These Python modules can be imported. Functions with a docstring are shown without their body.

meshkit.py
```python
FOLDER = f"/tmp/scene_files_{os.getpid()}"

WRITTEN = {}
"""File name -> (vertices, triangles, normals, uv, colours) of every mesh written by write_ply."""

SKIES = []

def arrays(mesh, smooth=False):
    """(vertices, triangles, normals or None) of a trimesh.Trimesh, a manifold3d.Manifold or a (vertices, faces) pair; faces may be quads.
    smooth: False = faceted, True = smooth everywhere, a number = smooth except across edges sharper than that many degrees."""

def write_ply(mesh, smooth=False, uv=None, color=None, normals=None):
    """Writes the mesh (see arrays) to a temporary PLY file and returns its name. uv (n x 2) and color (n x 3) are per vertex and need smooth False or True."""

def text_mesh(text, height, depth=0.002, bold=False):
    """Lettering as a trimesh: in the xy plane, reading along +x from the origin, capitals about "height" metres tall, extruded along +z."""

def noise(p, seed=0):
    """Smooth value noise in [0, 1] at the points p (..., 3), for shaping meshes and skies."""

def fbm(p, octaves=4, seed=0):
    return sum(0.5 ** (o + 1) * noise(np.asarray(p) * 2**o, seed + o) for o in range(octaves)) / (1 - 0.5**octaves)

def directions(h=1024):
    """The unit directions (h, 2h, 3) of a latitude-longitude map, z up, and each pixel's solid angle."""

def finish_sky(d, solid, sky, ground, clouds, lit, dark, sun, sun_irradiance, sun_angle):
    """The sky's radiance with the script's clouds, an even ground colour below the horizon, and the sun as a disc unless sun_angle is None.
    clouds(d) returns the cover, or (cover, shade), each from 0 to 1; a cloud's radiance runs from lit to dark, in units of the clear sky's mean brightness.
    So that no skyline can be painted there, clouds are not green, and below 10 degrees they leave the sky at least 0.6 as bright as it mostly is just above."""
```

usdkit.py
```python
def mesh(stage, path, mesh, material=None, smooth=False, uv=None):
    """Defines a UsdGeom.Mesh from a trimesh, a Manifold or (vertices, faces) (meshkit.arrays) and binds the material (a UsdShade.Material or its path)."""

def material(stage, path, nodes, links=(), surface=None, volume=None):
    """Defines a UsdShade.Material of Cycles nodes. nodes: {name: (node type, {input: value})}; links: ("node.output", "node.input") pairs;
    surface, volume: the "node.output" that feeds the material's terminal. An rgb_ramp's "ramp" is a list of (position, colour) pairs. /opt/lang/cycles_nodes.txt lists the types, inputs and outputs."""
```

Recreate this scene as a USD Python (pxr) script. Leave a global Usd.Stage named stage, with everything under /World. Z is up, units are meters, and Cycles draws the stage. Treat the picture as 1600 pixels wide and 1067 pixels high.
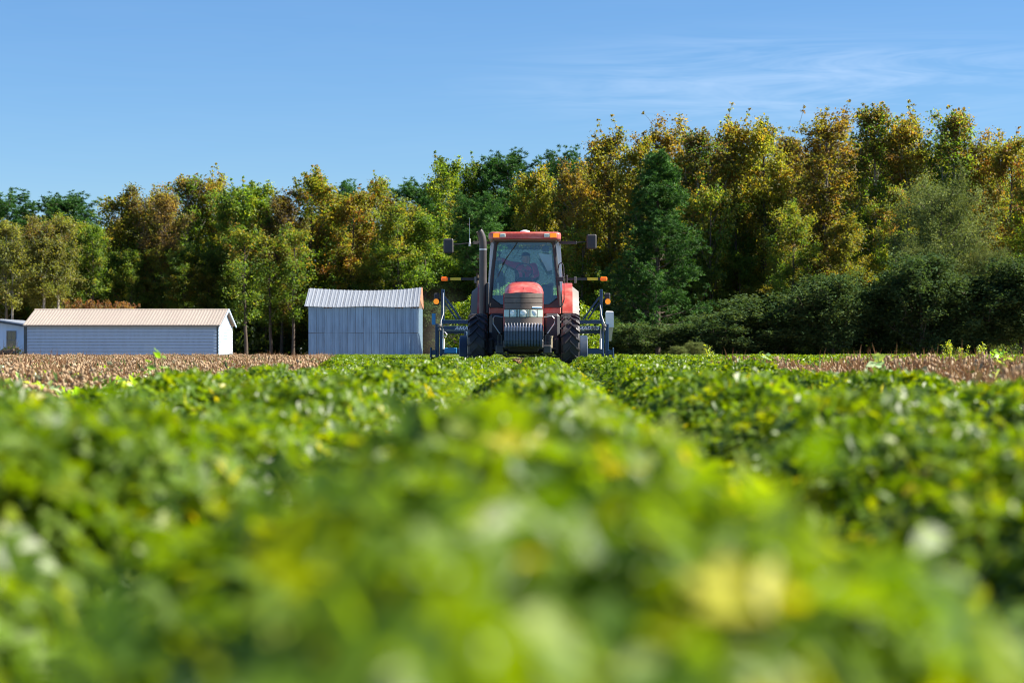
import math, numpy as np, trimesh, manifold3d as m3, usdkit, meshkit
from pxr import Usd, UsdGeom, UsdLux, UsdShade, Sdf, Gf, Vt
from shapely.geometry import Polygon
PI = math.pi
stage = Usd.Stage.CreateInMemory()
UsdGeom.SetStageUpAxis(stage, 'Z'); UsdGeom.SetStageMetersPerUnit(stage, 1.0)
UsdGeom.Xform.Define(stage, '/World'); UsdGeom.Scope.Define(stage, '/World/Looks')

# ------------------------------------------------------------------ camera, sky, sun, exposure
CAM_H = 0.55
FOC = 3111.0                                   # focal length in pixels of the 1600 wide photograph; 70 mm on a 36 mm sensor
cam = UsdGeom.Camera.Define(stage, '/World/camera')
cam.CreateHorizontalApertureAttr(36.0); cam.CreateVerticalApertureAttr(24.0); cam.CreateFocalLengthAttr(70.0)
cam.CreateHorizontalApertureOffsetAttr(-1.125); cam.CreateVerticalApertureOffsetAttr(0.371)
cam.CreateClippingRangeAttr(Gf.Vec2f(0.05, 5000))
cam.CreateFStopAttr(3.0); cam.CreateFocusDistanceAttr(45.0)
cam.CreateExposureAttr(1.55)
xc = UsdGeom.Xformable(cam); xc.AddTranslateOp().Set(Gf.Vec3d(0, 0, CAM_H)); xc.AddRotateXOp().Set(90.0)
SUN = np.array([0.735, 0.03, 0.67]); SUN /= np.linalg.norm(SUN)
sky = UsdLux.DomeLight.Define(stage, '/World/sky')
sky.GetPrim().SetCustomDataByKey('kind', 'structure')
skym = usdkit.material(stage, '/World/Looks/sky_light', {
    'sky': ('sky_texture', {'sky_type': 'single_scattering', 'sun_disc': False, 'sun_elevation': math.asin(SUN[2]), 'sun_rotation': math.atan2(SUN[0], SUN[1]), 'air_density': 1.05, 'aerosol_density': 0.08, 'ozone_density': 10.0}),
    'hs': ('hsv', {'saturation': 1.04}), 'tc': ('texture_coordinate', {}),
    # thin cirrus: streaky noise, thickest in one bank to the north east and in faint wisps elsewhere
    'mp': ('mapping', {'rotation': (0.0, 0.09, 0.0), 'scale': (3.0, 3.0, 30.0)}),
    'n': ('noise_texture', {'scale': 2.3, 'detail': 8.0, 'roughness': 0.62, 'distortion': 1.6}),
    'r': ('rgb_ramp', {'ramp': [(0.0, (0, 0, 0)), (0.40, (0, 0, 0)), (0.75, (1, 1, 1)), (1.0, (1, 1, 1))]}),
    'mb': ('mapping', {'scale': (1.0, 1.0, 6.0)}), 'ds': ('vector_math', {'math_type': 'distance', 'vector2': (0.125, 0.99, 0.80)}),
    'bank': ('map_range', {'range_type': 'smoothstep', 'from_min': 0.20, 'from_max': 0.02, 'to_min': 0.012, 'to_max': 0.27}),
    'mu': ('math', {'math_type': 'multiply'}),
    'mx': ('mix', {'mix_type': 'mix', 'color2': (7.5, 8.3, 9.6)}),
    'bg': ('background_shader', {'strength': 0.0501})},
    [('tc.generated', 'mp.vector'), ('mp.vector', 'n.vector'), ('tc.generated', 'mb.vector'), ('mb.vector', 'ds.vector1'), ('ds.value', 'bank.value'), ('n.fac', 'r.fac'),
     ('r.color', 'mu.value1'), ('bank.result', 'mu.value2'), ('mu.value', 'mx.fac'), ('sky.color', 'hs.color'), ('hs.color', 'mx.color1'), ('mx.color', 'bg.color')], surface='bg.background')
UsdShade.MaterialBindingAPI.Apply(sky.GetPrim()).Bind(skym)
sun = UsdLux.DistantLight.Define(stage, '/World/sun')
sun.CreateNormalizeAttr(True); sun.CreateIntensityAttr(1.25); sun.CreateAngleAttr(0.53); sun.CreateColorAttr(Gf.Vec3f(1.0, 0.93, 0.82))
zx = SUN; xx = np.cross([0, 0, 1.0], zx); xx /= np.linalg.norm(xx); yx = np.cross(zx, xx)
UsdGeom.Xformable(sun).AddTransformOp().Set(Gf.Matrix4d(*xx, 0, *yx, 0, *zx, 0, 0, 0, 0, 1))

# ------------------------------------------------------------------ helpers
def at(u, v, Y):
    """The place at distance Y (metres) that the photograph shows at (u, v)."""
    return np.array([(u - 850) * Y / FOC, Y, CAM_H + (550 - v) * Y / FOC])
used = {}
def numbered(path):
    k = used.get(path, -1) + 1; used[path] = k
    return path if k == 0 else f'{path}_{k:03d}'
def tag(p, label=None, cat=None, group=None, kind=None):
    for k, v in (('label', label), ('category', cat), ('group', group), ('kind', kind)):
        if v: p.SetCustomDataByKey(k, v)
    return p
def pth(parent): return '/World' if parent is None else (parent if isinstance(parent, str) else str(parent.GetPath()))
def obj(name, mesh, mat, parent=None, smooth=False, tone=None, **tags):
    m = usdkit.mesh(stage, numbered(pth(parent) + '/' + name), mesh, mat, smooth)
    if tone is not None:
        UsdGeom.PrimvarsAPI(m).CreatePrimvar('tone', Sdf.ValueTypeNames.Color3fArray, 'vertex').Set(Vt.Vec3fArray.FromNumpy(np.asarray(tone, np.float32)))
    return tag(m.GetPrim(), **tags)
def thing(name, label=None, cat=None, loc=(0, 0, 0), rotz=0, group=None, scale=None, kind=None, ref=None):
    x = UsdGeom.Xform.Define(stage, numbered('/World/' + name))
    x.AddTranslateOp().Set(Gf.Vec3d(*map(float, loc)))
    if rotz: x.AddRotateZOp().Set(float(rotz))
    if scale is not None: x.AddScaleOp().Set(Gf.Vec3f(*map(float, scale)))
    if ref:
        x.GetPrim().GetReferences().AddInternalReference(ref); x.GetPrim().SetInstanceable(True)
    return tag(x.GetPrim(), label, cat, group, kind)
def kindclass(name):
    return str(stage.CreateClassPrim('/World/' + name).GetPath())
def instancer(path, protos, pos, yaw, scl, idx, **tags):
    """Copies of the prototypes as one object of kind stuff; protos: functions that define one prototype at the path they are given."""
    pi = UsdGeom.PointInstancer.Define(stage, path)
    rel = pi.CreatePrototypesRel()
    for k, make in enumerate(protos):
        p = f'{path}/kind_{k:03d}'; UsdGeom.Xform.Define(stage, p); make(p); rel.AddTarget(p)
    n = len(pos)
    pi.CreatePositionsAttr(Vt.Vec3fArray.FromNumpy(np.asarray(pos, np.float32)))
    pi.CreateProtoIndicesAttr(Vt.IntArray.FromNumpy(np.asarray(idx, np.int32)))
    pi.CreateScalesAttr(Vt.Vec3fArray.FromNumpy(np.asarray(scl, np.float32)))
    pi.CreateOrientationsAttr(Vt.QuathArray([Gf.Quath(float(math.cos(a / 2)), 0, 0, float(math.sin(a / 2))) for a in yaw]))
    return tag(pi.GetPrim(), **tags)

cat = trimesh.util.concatenate
def box(x0, x1, y0, y1, z0, z1, c=0.0):
    if c <= 0:
        b = trimesh.creation.box([x1 - x0, y1 - y0, z1 - z0]); b.apply_translation([(x0 + x1) / 2, (y0 + y1) / 2, (z0 + z1) / 2]); return b
    P = []
    for sx, (a, i) in ((0, (x0, 1)), (1, (x1, -1))):
        for (b, j) in ((y0, 1), (y1, -1)):
            for (d, k) in ((z0, 1), (z1, -1)):
                P += [(a, b + j * c, d + k * c), (a + i * c, b, d + k * c), (a + i * c, b + j * c, d)]
    return trimesh.convex.convex_hull(np.array(P))
def hull(pts): return trimesh.convex.convex_hull(np.array(pts, float))
def tube(pts, r, n=8, cap=True):
    pts = np.asarray(pts, float); r = np.broadcast_to(np.asarray(r, float), (len(pts),))
    t = np.gradient(pts, axis=0); t /= np.linalg.norm(t, axis=1, keepdims=True) + 1e-12
    ref = np.array([0, 0, 1.0]) if abs(t.mean(0)[2]) < 0.8 else np.array([1.0, 0, 0])
    a = np.cross(t, ref); a /= np.linalg.norm(a, axis=1, keepdims=True) + 1e-12; b = np.cross(t, a)
    g = np.arange(n) * 2 * PI / n
    v = (pts[:, None] + r[:, None, None] * (np.cos(g)[None, :, None] * a[:, None] + np.sin(g)[None, :, None] * b[:, None])).reshape(-1, 3)
    i, j = np.meshgrid(np.arange(len(pts) - 1), np.arange(n), indexing='ij')
    q = np.stack([i * n + j, (i + 1) * n + j, (i + 1) * n + (j + 1) % n, i * n + (j + 1) % n], -1).reshape(-1, 4)
    f = [q[:, [0, 2, 1]], q[:, [0, 3, 2]]]
    if cap:
        k = np.arange(1, n - 1); e = (len(pts) - 1) * n
        f += [np.stack([0 * k, k, k + 1], 1)[:, ::-1], np.stack([0 * k + e, e + k + 1, e + k], 1)[:, ::-1]]
    return trimesh.Trimesh(v, np.vstack(f), process=False)
def bar(a, b, w, h=None):
    """A square bar from a to b."""
    h = h or w; a, b = np.array(a, float), np.array(b, float); d = b - a; L = np.linalg.norm(d); d /= L
    up = np.array([0, 0, 1.0]) if abs(d[2]) < 0.9 else np.array([0, 1.0, 0])
    s = np.cross(d, up); s /= np.linalg.norm(s); u = np.cross(s, d)
    m = trimesh.creation.box([w, L, h]); T = np.eye(4); T[:3, 0] = s; T[:3, 1] = d; T[:3, 2] = u; T[:3, 3] = (a + b) / 2
    m.apply_transform(T); return m
def ext_x(yz, x0, x1):
    m = trimesh.creation.extrude_polygon(Polygon(yz), x1 - x0, engine='earcut'); v = m.vertices
    m = trimesh.Trimesh(np.stack([v[:, 2] + x0, v[:, 0], v[:, 1]], 1), m.faces, process=False); return m
def ext_y(xz, y0, y1):
    m = trimesh.creation.extrude_polygon(Polygon(xz), y1 - y0, engine='earcut'); v = m.vertices
    return trimesh.Trimesh(np.stack([v[:, 0], v[:, 2] + y0, v[:, 1]], 1), m.faces[:, ::-1], process=False)
def disc_x(x0, x1, y, z, r, n=28): return ext_x([(y + r * math.cos(a), z + r * math.sin(a)) for a in np.linspace(0, 2 * PI, n, endpoint=False)], x0, x1)
def disc_y(y0, y1, x, z, r, n=20): return ext_y([(x + r * math.cos(a), z + r * math.sin(a)) for a in np.linspace(0, 2 * PI, n, endpoint=False)], y0, y1)
def ball(c, r, s=(1, 1, 1), n=2):
    m = trimesh.creation.icosphere(n, 1.0); m.vertices = m.vertices * np.array(s) * r + np.array(c); return m
def revolve_x(prof, n=40):
    """prof: (radius, x) pairs, closed, turned about the x axis."""
    m = trimesh.creation.revolve(np.array(prof), sections=n); v = m.vertices
    m.vertices = np.stack([v[:, 2], v[:, 0], v[:, 1]], 1); return m
def moved(m, d): m = m.copy(); m.apply_translation(d); return m
def flipx(m): m = m.copy(); m.vertices = m.vertices * [-1, 1, 1]; m.faces = m.faces[:, ::-1]; return m

# ------------------------------------------------------------------ materials
MATS = {}
def mat(name, nodes, links, surface='p.BSDF', volume=None):
    MATS[name] = usdkit.material(stage, '/World/Looks/' + name, nodes, links, surface=surface, volume=volume); return MATS[name]
def paint(name, col, rough=0.45, metal=0.0, dirt=0.25, dirtcol=(0.22, 0.17, 0.12), scale=3.0, coat=0.0, bump=0.0, spec=0.5):
    """Paint, plastic or metal with a little dust and wear in patches."""
    nodes = {'g': ('texture_coordinate', {}), 'n': ('noise_texture', {'scale': scale, 'detail': 8.0, 'roughness': 0.65}),
             'r': ('rgb_ramp', {'ramp': [(0.0, (0, 0, 0)), (0.42, (0, 0, 0)), (0.75, (1, 1, 1)), (1, (1, 1, 1))]}),
             'k': ('math', {'math_type': 'multiply', 'value2': dirt}),
             'm': ('mix', {'color1': col, 'color2': dirtcol}),
             'rr': ('map_range', {'from_min': 0.3, 'from_max': 0.7, 'to_min': max(rough - 0.1, 0.02), 'to_max': rough + 0.15}),
             'p': ('principled_bsdf', {'metallic': metal, 'coat_weight': coat, 'specular_ior_level': spec})}
    links = [('g.object', 'n.vector'), ('n.fac', 'r.fac'), ('r.color', 'k.value1'), ('k.value', 'm.fac'), ('m.color', 'p.base_color'), ('n.fac', 'rr.value'), ('rr.result', 'p.roughness')]
    if bump:
        nodes['b'] = ('bump', {'strength': bump, 'distance': 0.02}); links += [('n.fac', 'b.height'), ('b.normal', 'p.normal')]
    return mat(name, nodes, links)
def leafmat(name, trans=0.35, rough=0.42, tcol=(1.7, 1.6, 0.6), spec=0.5, var=0.35, big=0.12, bigamt=0.25):
    """Leaves: the leaf's own colour from the mesh, each leaf a little different, light passing through."""
    return mat(name, {
        'a': ('attribute', {'attribute': 'tone'}), 'g': ('geometry', {}),
        'v': ('map_range', {'from_min': 0.0, 'from_max': 1.0, 'to_min': 1.0 - var, 'to_max': 1.0 + var}),
        'n': ('noise_texture', {'scale': big, 'detail': 2.0}), 'vn': ('map_range', {'from_min': 0.3, 'from_max': 0.7, 'to_min': 1.0 - bigamt, 'to_max': 1.0 + bigamt}),
        'mm': ('math', {'math_type': 'multiply'}), 'sc': ('vector_math', {'math_type': 'scale'}),
        'tm': ('vector_math', {'math_type': 'multiply', 'vector2': tcol}),
        'p': ('principled_bsdf', {'roughness': rough, 'specular_ior_level': spec}), 't': ('translucent_bsdf', {}), 'x': ('mix_closure', {'fac': trans})},
        [('g.random_per_island', 'v.value'), ('g.position', 'n.vector'), ('n.fac', 'vn.value'), ('v.result', 'mm.value1'), ('vn.result', 'mm.value2'), ('a.color', 'sc.vector1'), ('mm.value', 'sc.scale'),
         ('sc.vector', 'p.base_color'), ('sc.vector', 'tm.vector1'), ('tm.vector', 't.color'), ('p.BSDF', 'x.closure1'), ('t.BSDF', 'x.closure2')], surface='x.closure')
leafmat('peanut_leaf', trans=0.42, rough=0.44, spec=0.42, tcol=(2.3, 2.0, 0.25), var=0.3, big=0.7, bigamt=0.15)
leafmat('shrub_leaf', trans=0.3, rough=0.8, tcol=(1.6, 1.5, 0.6), spec=0.06, var=0.3)
leafmat('tree_leaf', trans=0.52, rough=0.5, spec=0.3, tcol=(2.0, 1.8, 0.45), var=0.45, big=0.16, bigamt=0.3)
leafmat('needle', trans=0.2, rough=0.6, tcol=(1.6, 1.6, 0.5), var=0.4, spec=0.2)
leafmat('dry_plant', trans=0.3, rough=0.85, tcol=(1.2, 1.1, 0.8), spec=0.15, var=0.4, big=0.5, bigamt=0.2)
paint('bark_dark', (0.075, 0.058, 0.045), 0.9, dirt=0.6, dirtcol=(0.14, 0.12, 0.1), scale=6, bump=0.5, spec=0.2)
paint('bark_pale', (0.34, 0.31, 0.26), 0.9, dirt=0.6, dirtcol=(0.16, 0.14, 0.11), scale=6, bump=0.4, spec=0.2)
paint('bark_mid', (0.15, 0.13, 0.105), 0.9, dirt=0.6, dirtcol=(0.10, 0.085, 0.07), scale=6, bump=0.4, spec=0.2)
paint('red_paint', (0.44, 0.055, 0.038), 0.42, dirt=0.7, dirtcol=(0.56, 0.29, 0.22), scale=4.0, coat=0.3)
paint('black_plastic', (0.022, 0.022, 0.025), 0.55, dirt=0.3, dirtcol=(0.10, 0.08, 0.065))
paint('grille_plastic', (0.10, 0.075, 0.06), 0.5, dirt=0.8, dirtcol=(0.24, 0.185, 0.15), scale=1.6)
paint('charcoal_metal', (0.035, 0.037, 0.042), 0.5, dirt=0.4, dirtcol=(0.09, 0.075, 0.06))
paint('weight_iron', (0.03, 0.05, 0.085), 0.35, dirt=0.2, dirtcol=(0.12, 0.1, 0.08), scale=5)
paint('rubber', (0.022, 0.021, 0.025), 0.45, dirt=0.5, dirtcol=(0.07, 0.055, 0.05), scale=4, bump=0.2)
paint('grey_plastic', (0.15, 0.145, 0.135), 0.55, dirt=0.4)
paint('blue_paint', (0.012, 0.048, 0.105), 0.4, dirt=0.35, dirtcol=(0.10, 0.10, 0.11), scale=3)
paint('bright_blue_paint', (0.03, 0.25, 0.50), 0.4, dirt=0.2)
paint('sky_sheen_post', (0.55, 0.57, 0.60), 0.3, dirt=0.2)  # cab posts: pale tone stands in for sky mirrored in the side windows
paint('white_paint', (0.72, 0.72, 0.70), 0.4, dirt=0.3, dirtcol=(0.4, 0.36, 0.3))
paint('cream_plastic', (0.62, 0.50, 0.32), 0.5, dirt=0.3)
paint('steel', (0.55, 0.55, 0.56), 0.3, metal=0.9, dirt=0.4)
paint('stack_metal', (0.055, 0.05, 0.05), 0.38, metal=0.3, dirt=0.5, dirtcol=(0.12, 0.10, 0.09), scale=2)
paint('yellow_reflector', (0.75, 0.52, 0.02), 0.3, dirt=0.1)
paint('rust', (0.25, 0.10, 0.05), 0.8, dirt=0.6, dirtcol=(0.35, 0.2, 0.12), scale=5)
def plain(name, col, rough=0.4, **k): return mat(name, {'p': ('principled_bsdf', {'base_color': col, 'roughness': rough, **k})}, [])
plain('amber_lens', (0.95, 0.30, 0.01), 0.2, emission_color=(1.0, 0.30, 0.01), emission_strength=0.22)
plain('orange_lens', (0.95, 0.14, 0.01), 0.2, emission_color=(1.0, 0.16, 0.01), emission_strength=0.10)
plain('clear_lens', (0.70, 0.74, 0.72), 0.12, coat_weight=0.6)
plain('lens_tint', (0.42, 0.50, 0.42), 0.15, coat_weight=0.6)
plain('shirt', (0.65, 0.05, 0.13), 0.85); plain('skin', (0.45, 0.26, 0.18), 0.6); plain('cap_cloth', (0.015, 0.02, 0.035), 0.8); plain('jeans', (0.04, 0.06, 0.12), 0.9); plain('hair', (0.03, 0.02, 0.015), 0.8)
plain('seat_cloth', (0.03, 0.035, 0.04), 0.8); plain('paper', (0.75, 0.76, 0.74), 0.6); plain('decal_white', (0.78, 0.80, 0.82), 0.5); plain('decal_blue', (0.05, 0.22, 0.42), 0.5); plain('maroon_hub', (0.2, 0.02, 0.04), 0.5)
plain('mirror_face', (0.8, 0.8, 0.8), 0.05, metallic=1.0)
def glass(name, tint, ior, rough=0.02):
    mat(name, {'f': ('fresnel', {'IOR': ior}), 't': ('transparent_bsdf', {'color': tint}), 'g': ('glossy_bsdf', {'color': (1, 1, 1), 'roughness': rough}), 'x': ('mix_closure', {})},
        [('f.fac', 'x.fac'), ('t.BSDF', 'x.closure1'), ('g.BSDF', 'x.closure2')], surface='x.closure')
glass('cab_glass', (0.84, 0.94, 0.95), 1.75); glass('door_glass', (0.85, 0.93, 0.93), 1.9); glass('house_glass', (0.5, 0.55, 0.58), 1.8)
mat('soil', {'g': ('geometry', {}), 'n': ('noise_texture', {'scale': 9.0, 'detail': 10.0, 'roughness': 0.7}), 'n2': ('noise_texture', {'scale': 0.35, 'detail': 4.0}),
             'r': ('rgb_ramp', {'ramp': [(0.3, (0.10, 0.068, 0.045)), (0.55, (0.20, 0.14, 0.095)), (0.75, (0.30, 0.225, 0.16))]}),
             'r2': ('rgb_ramp', {'ramp': [(0.4, (0, 0, 0)), (0.6, (1, 1, 1))]}), 'm': ('mix', {'color2': (0.24, 0.19, 0.13)}), 'b': ('bump', {'strength': 0.8, 'distance': 0.05}),
             'p': ('principled_bsdf', {'roughness': 0.95, 'specular_ior_level': 0.1})},
    [('g.position', 'n.vector'), ('g.position', 'n2.vector'), ('n.fac', 'r.fac'), ('n2.fac', 'r2.fac'), ('r2.color', 'm.fac'), ('r.color', 'm.color1'), ('m.color', 'p.base_color'), ('n.fac', 'b.height'), ('b.normal', 'p.normal')])
def cladding(name, col, streak, dirtcol, rough, metal=0.0, zs=0.4, amt=0.5):
    """Siding and roof sheets: weather streaks that run down, a slightly different tone for each sheet."""
    mat(name, {'g': ('geometry', {}), 'o': ('object_info', {}), 'mp': ('mapping', {'scale': (2.5, 2.5, zs)}), 'n': ('noise_texture', {'scale': 1.6, 'detail': 7.0, 'roughness': 0.6}),
               'r': ('rgb_ramp', {'ramp': [(0.0, (0, 0, 0)), (0.4, (0, 0, 0)), (0.7, (1, 1, 1)), (1, (1, 1, 1))]}), 'k': ('math', {'math_type': 'multiply', 'value2': amt}), 'm': ('mix', {'color1': col, 'color2': dirtcol}),
               'v': ('map_range', {'to_min': 1 - streak, 'to_max': 1 + streak}), 's': ('vector_math', {'math_type': 'scale'}), 'p': ('principled_bsdf', {'roughness': rough, 'metallic': metal})},
        [('g.position', 'mp.vector'), ('mp.vector', 'n.vector'), ('n.fac', 'r.fac'), ('r.color', 'k.value1'), ('k.value', 'm.fac'), ('o.random', 'v.value'), ('m.color', 's.vector1'), ('v.result', 's.scale'), ('s.vector', 'p.base_color')])
cladding('clapboard', (0.43, 0.57, 0.71), 0.03, (0.35, 0.46, 0.58), 0.5)  # white siding; the blue of its skylit shade is put into the base colour
cladding('tan_roof', (0.33, 0.28, 0.235), 0.03, (0.27, 0.225, 0.185), 0.45)
cladding('shade_blue_tin', (0.20, 0.31, 0.42), 0.08, (0.12, 0.19, 0.26), 0.45, metal=0.35, amt=0.7)  # grey tin; the wall's dark blue shade is painted into the base colour
cladding('barn_roof_tin', (0.30, 0.33, 0.37), 0.05, (0.24, 0.255, 0.28), 0.42, metal=0.3, zs=1.5)
paint('dark_trim', (0.025, 0.045, 0.055), 0.6, dirt=0.2)
paint('rough_wood', (0.07, 0.055, 0.045), 0.9, dirt=0.6, scale=5)
M = MATS

# ------------------------------------------------------------------ foliage builders
def rnd(rng, n): 
    v = rng.normal(size=(n, 3)); return v / np.linalg.norm(v, axis=1, keepdims=True)
def leaves(c, L, W, rng, up=0.5, droop=0.0, nrm=None):
    """A folded leaf of four triangles at each point c."""
    n = len(c); N = rnd(rng, n) if nrm is None else nrm + 0.5 * rnd(rng, n)
    N[:, 2] = np.abs(N[:, 2]) + up; N /= np.linalg.norm(N, axis=1, keepdims=True)
    T = rnd(rng, n); T[:, 2] -= droop; T -= N * (T * N).sum(1, keepdims=True); T /= np.linalg.norm(T, axis=1, keepdims=True); B = np.cross(N, T)
    q = rng.uniform(0.5, 1.45, n); L = (L * q)[:, None]; W = (W * q * rng.uniform(0.8, 1.2, n))[:, None]
    v = np.stack([c - T * L / 2, c + B * W / 2 + N * W * 0.14, c + T * L / 2, c - B * W / 2 + N * W * 0.14], 1).reshape(-1, 3)
    f = (np.arange(n) * 4)[:, None, None] + np.array([[0, 2, 1], [0, 3, 2]])[None]
    return v, f.reshape(-1, 3)
def leaflets(base, T, N, L, W):
    """Oval leaflets of eight triangles, folded along the midrib: base point, direction, normal."""
    n = len(base); B = np.cross(N, T); L = L[:, None]; W = W[:, None]
    p = lambda t, s, h: base + T * L * t + B * W * s + N * W * h
    v = np.stack([p(0, 0, 0), p(.35, -.42, .12), p(.72, -.48, .14), p(1, 0, .04), p(.72, .48, .14), p(.35, .42, .12), p(.5, 0, 0)], 1).reshape(-1, 3)
    f = np.array([[0, 6, 1], [1, 6, 2], [2, 6, 3], [3, 6, 4], [4, 6, 5], [5, 6, 0]])
    return v, ((np.arange(n) * 7)[:, None, None] + f[None]).reshape(-1, 3)
def pick(rng, n, pal, w):
    pal = np.array(pal, float) * 2.45; pal = pal * np.where(pal[:, :1] > pal[:, 1:2] * 1.15, .72, 1.0); pal = pal * .86 + pal.mean(1, keepdims=True) * np.array([.15, .15, .09]); pal = pal * [1.0, 1.12, 1.08]; return pal[rng.choice(len(pal), n, p=np.array(w) / sum(w))]
def join(parts):
    V, F, o = [], [], 0
    for v, f in parts: V.append(v); F.append(f + o); o += len(v)
    return np.vstack(V), np.vstack(F)

def skeleton(rng, h, wid, base, nb, rise, profile, lean=0.3, sides=6, r0=None, shoots=22):
    """Trunk and limbs; returns (wood mesh, twig points with their relative height)."""
    zt = np.linspace(0, h * 0.97, 9); r0 = r0 or 0.011 * h + 0.03
    wob = np.cumsum(rng.normal(0, lean * 0.12, (9, 2)), 0); wob -= wob[0]
    tr = np.column_stack([wob, zt]); wood = [tube(tr, r0 * (1 - zt / h) ** 0.8 + 0.02, sides)]
    pts, wgt = [], []
    for k in range(nb):
        t = base + (0.98 - base) * (k + rng.uniform(0, 1)) / nb
        a = k * 2.39996 + rng.uniform(-.5, .5); L = wid / 2 * profile((t - base) / (1 - base)) * rng.uniform(0.65, 1.15)
        p0 = np.array([np.interp(t * h, zt, tr[:, 0]), np.interp(t * h, zt, tr[:, 1]), t * h]); e = math.radians(rise + rng.uniform(-15, 15))
        d = np.array([math.cos(a) * math.cos(e), math.sin(a) * math.cos(e), math.sin(e)]); s = np.linspace(0, 1, 5)[:, None]
        br = p0 + d * L * s + np.array([0, 0, 0.25 * L]) * s ** 2 + rng.normal(0, 0.05 * L, (5, 3)) * s
        wood.append(tube(br, np.linspace(0.35 * r0 * (1 - 0.6 * t), 0.012, 5), 4, False))
        for j in range(2, 5): pts.append(br[j]); wgt.append(t)
        for q in range(4):
            b0 = br[rng.integers(1, 4)] ; dd = d + rng.normal(0, 0.6, 3); dd /= np.linalg.norm(dd)
            e1 = b0 + dd * L * rng.uniform(0.3, 0.55) + [0, 0, 0.1 * L]
            wood.append(tube(np.array([b0, (b0 + e1) / 2 + rng.normal(0, .05 * L, 3), e1]), [0.03, 0.02, 0.008], 3, False)); pts.append(e1); wgt.append(t); pts.append((b0 + e1) / 2); wgt.append(t)
    pts.append(tr[-1]); wgt.append(1.0); rad = [1.0] * len(pts)
    up = [k for k in range(len(pts)) if wgt[k] > 0.55]
    for k in rng.choice(up, min(shoots, len(up)), replace=False):          # thin shoots that stand out of the crown
        b0 = pts[k]; e1 = b0 + np.array([rng.normal(0, .35), rng.normal(0, .35), rng.uniform(.7, 1.5)]) * h / 16
        wood.append(tube(np.array([b0, (b0 + e1) / 2 + rng.normal(0, .06, 3), e1]), [0.025, 0.014, 0.006], 3, False))
        for q in (.45, .75, 1.0): pts.append(b0 + (e1 - b0) * q); wgt.append(wgt[k]); rad.append(.42 - .16 * q)
    return cat(wood), np.array(pts), np.array(wgt), np.array(rad)
PROF = {'oval': lambda t: (math.sin(PI * min(1, 0.18 + 0.80 * t)) ** 0.7), 'round': lambda t: math.sqrt(max(0.05, 1 - (2 * t - 0.9) ** 2 / 1.3)), 'cone': lambda t: 1.05 - 0.9 * t, 'vase': lambda t: 0.45 + 0.6 * t if t < 0.7 else 0.87 - 1.6 * (t - 0.7)}
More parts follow.
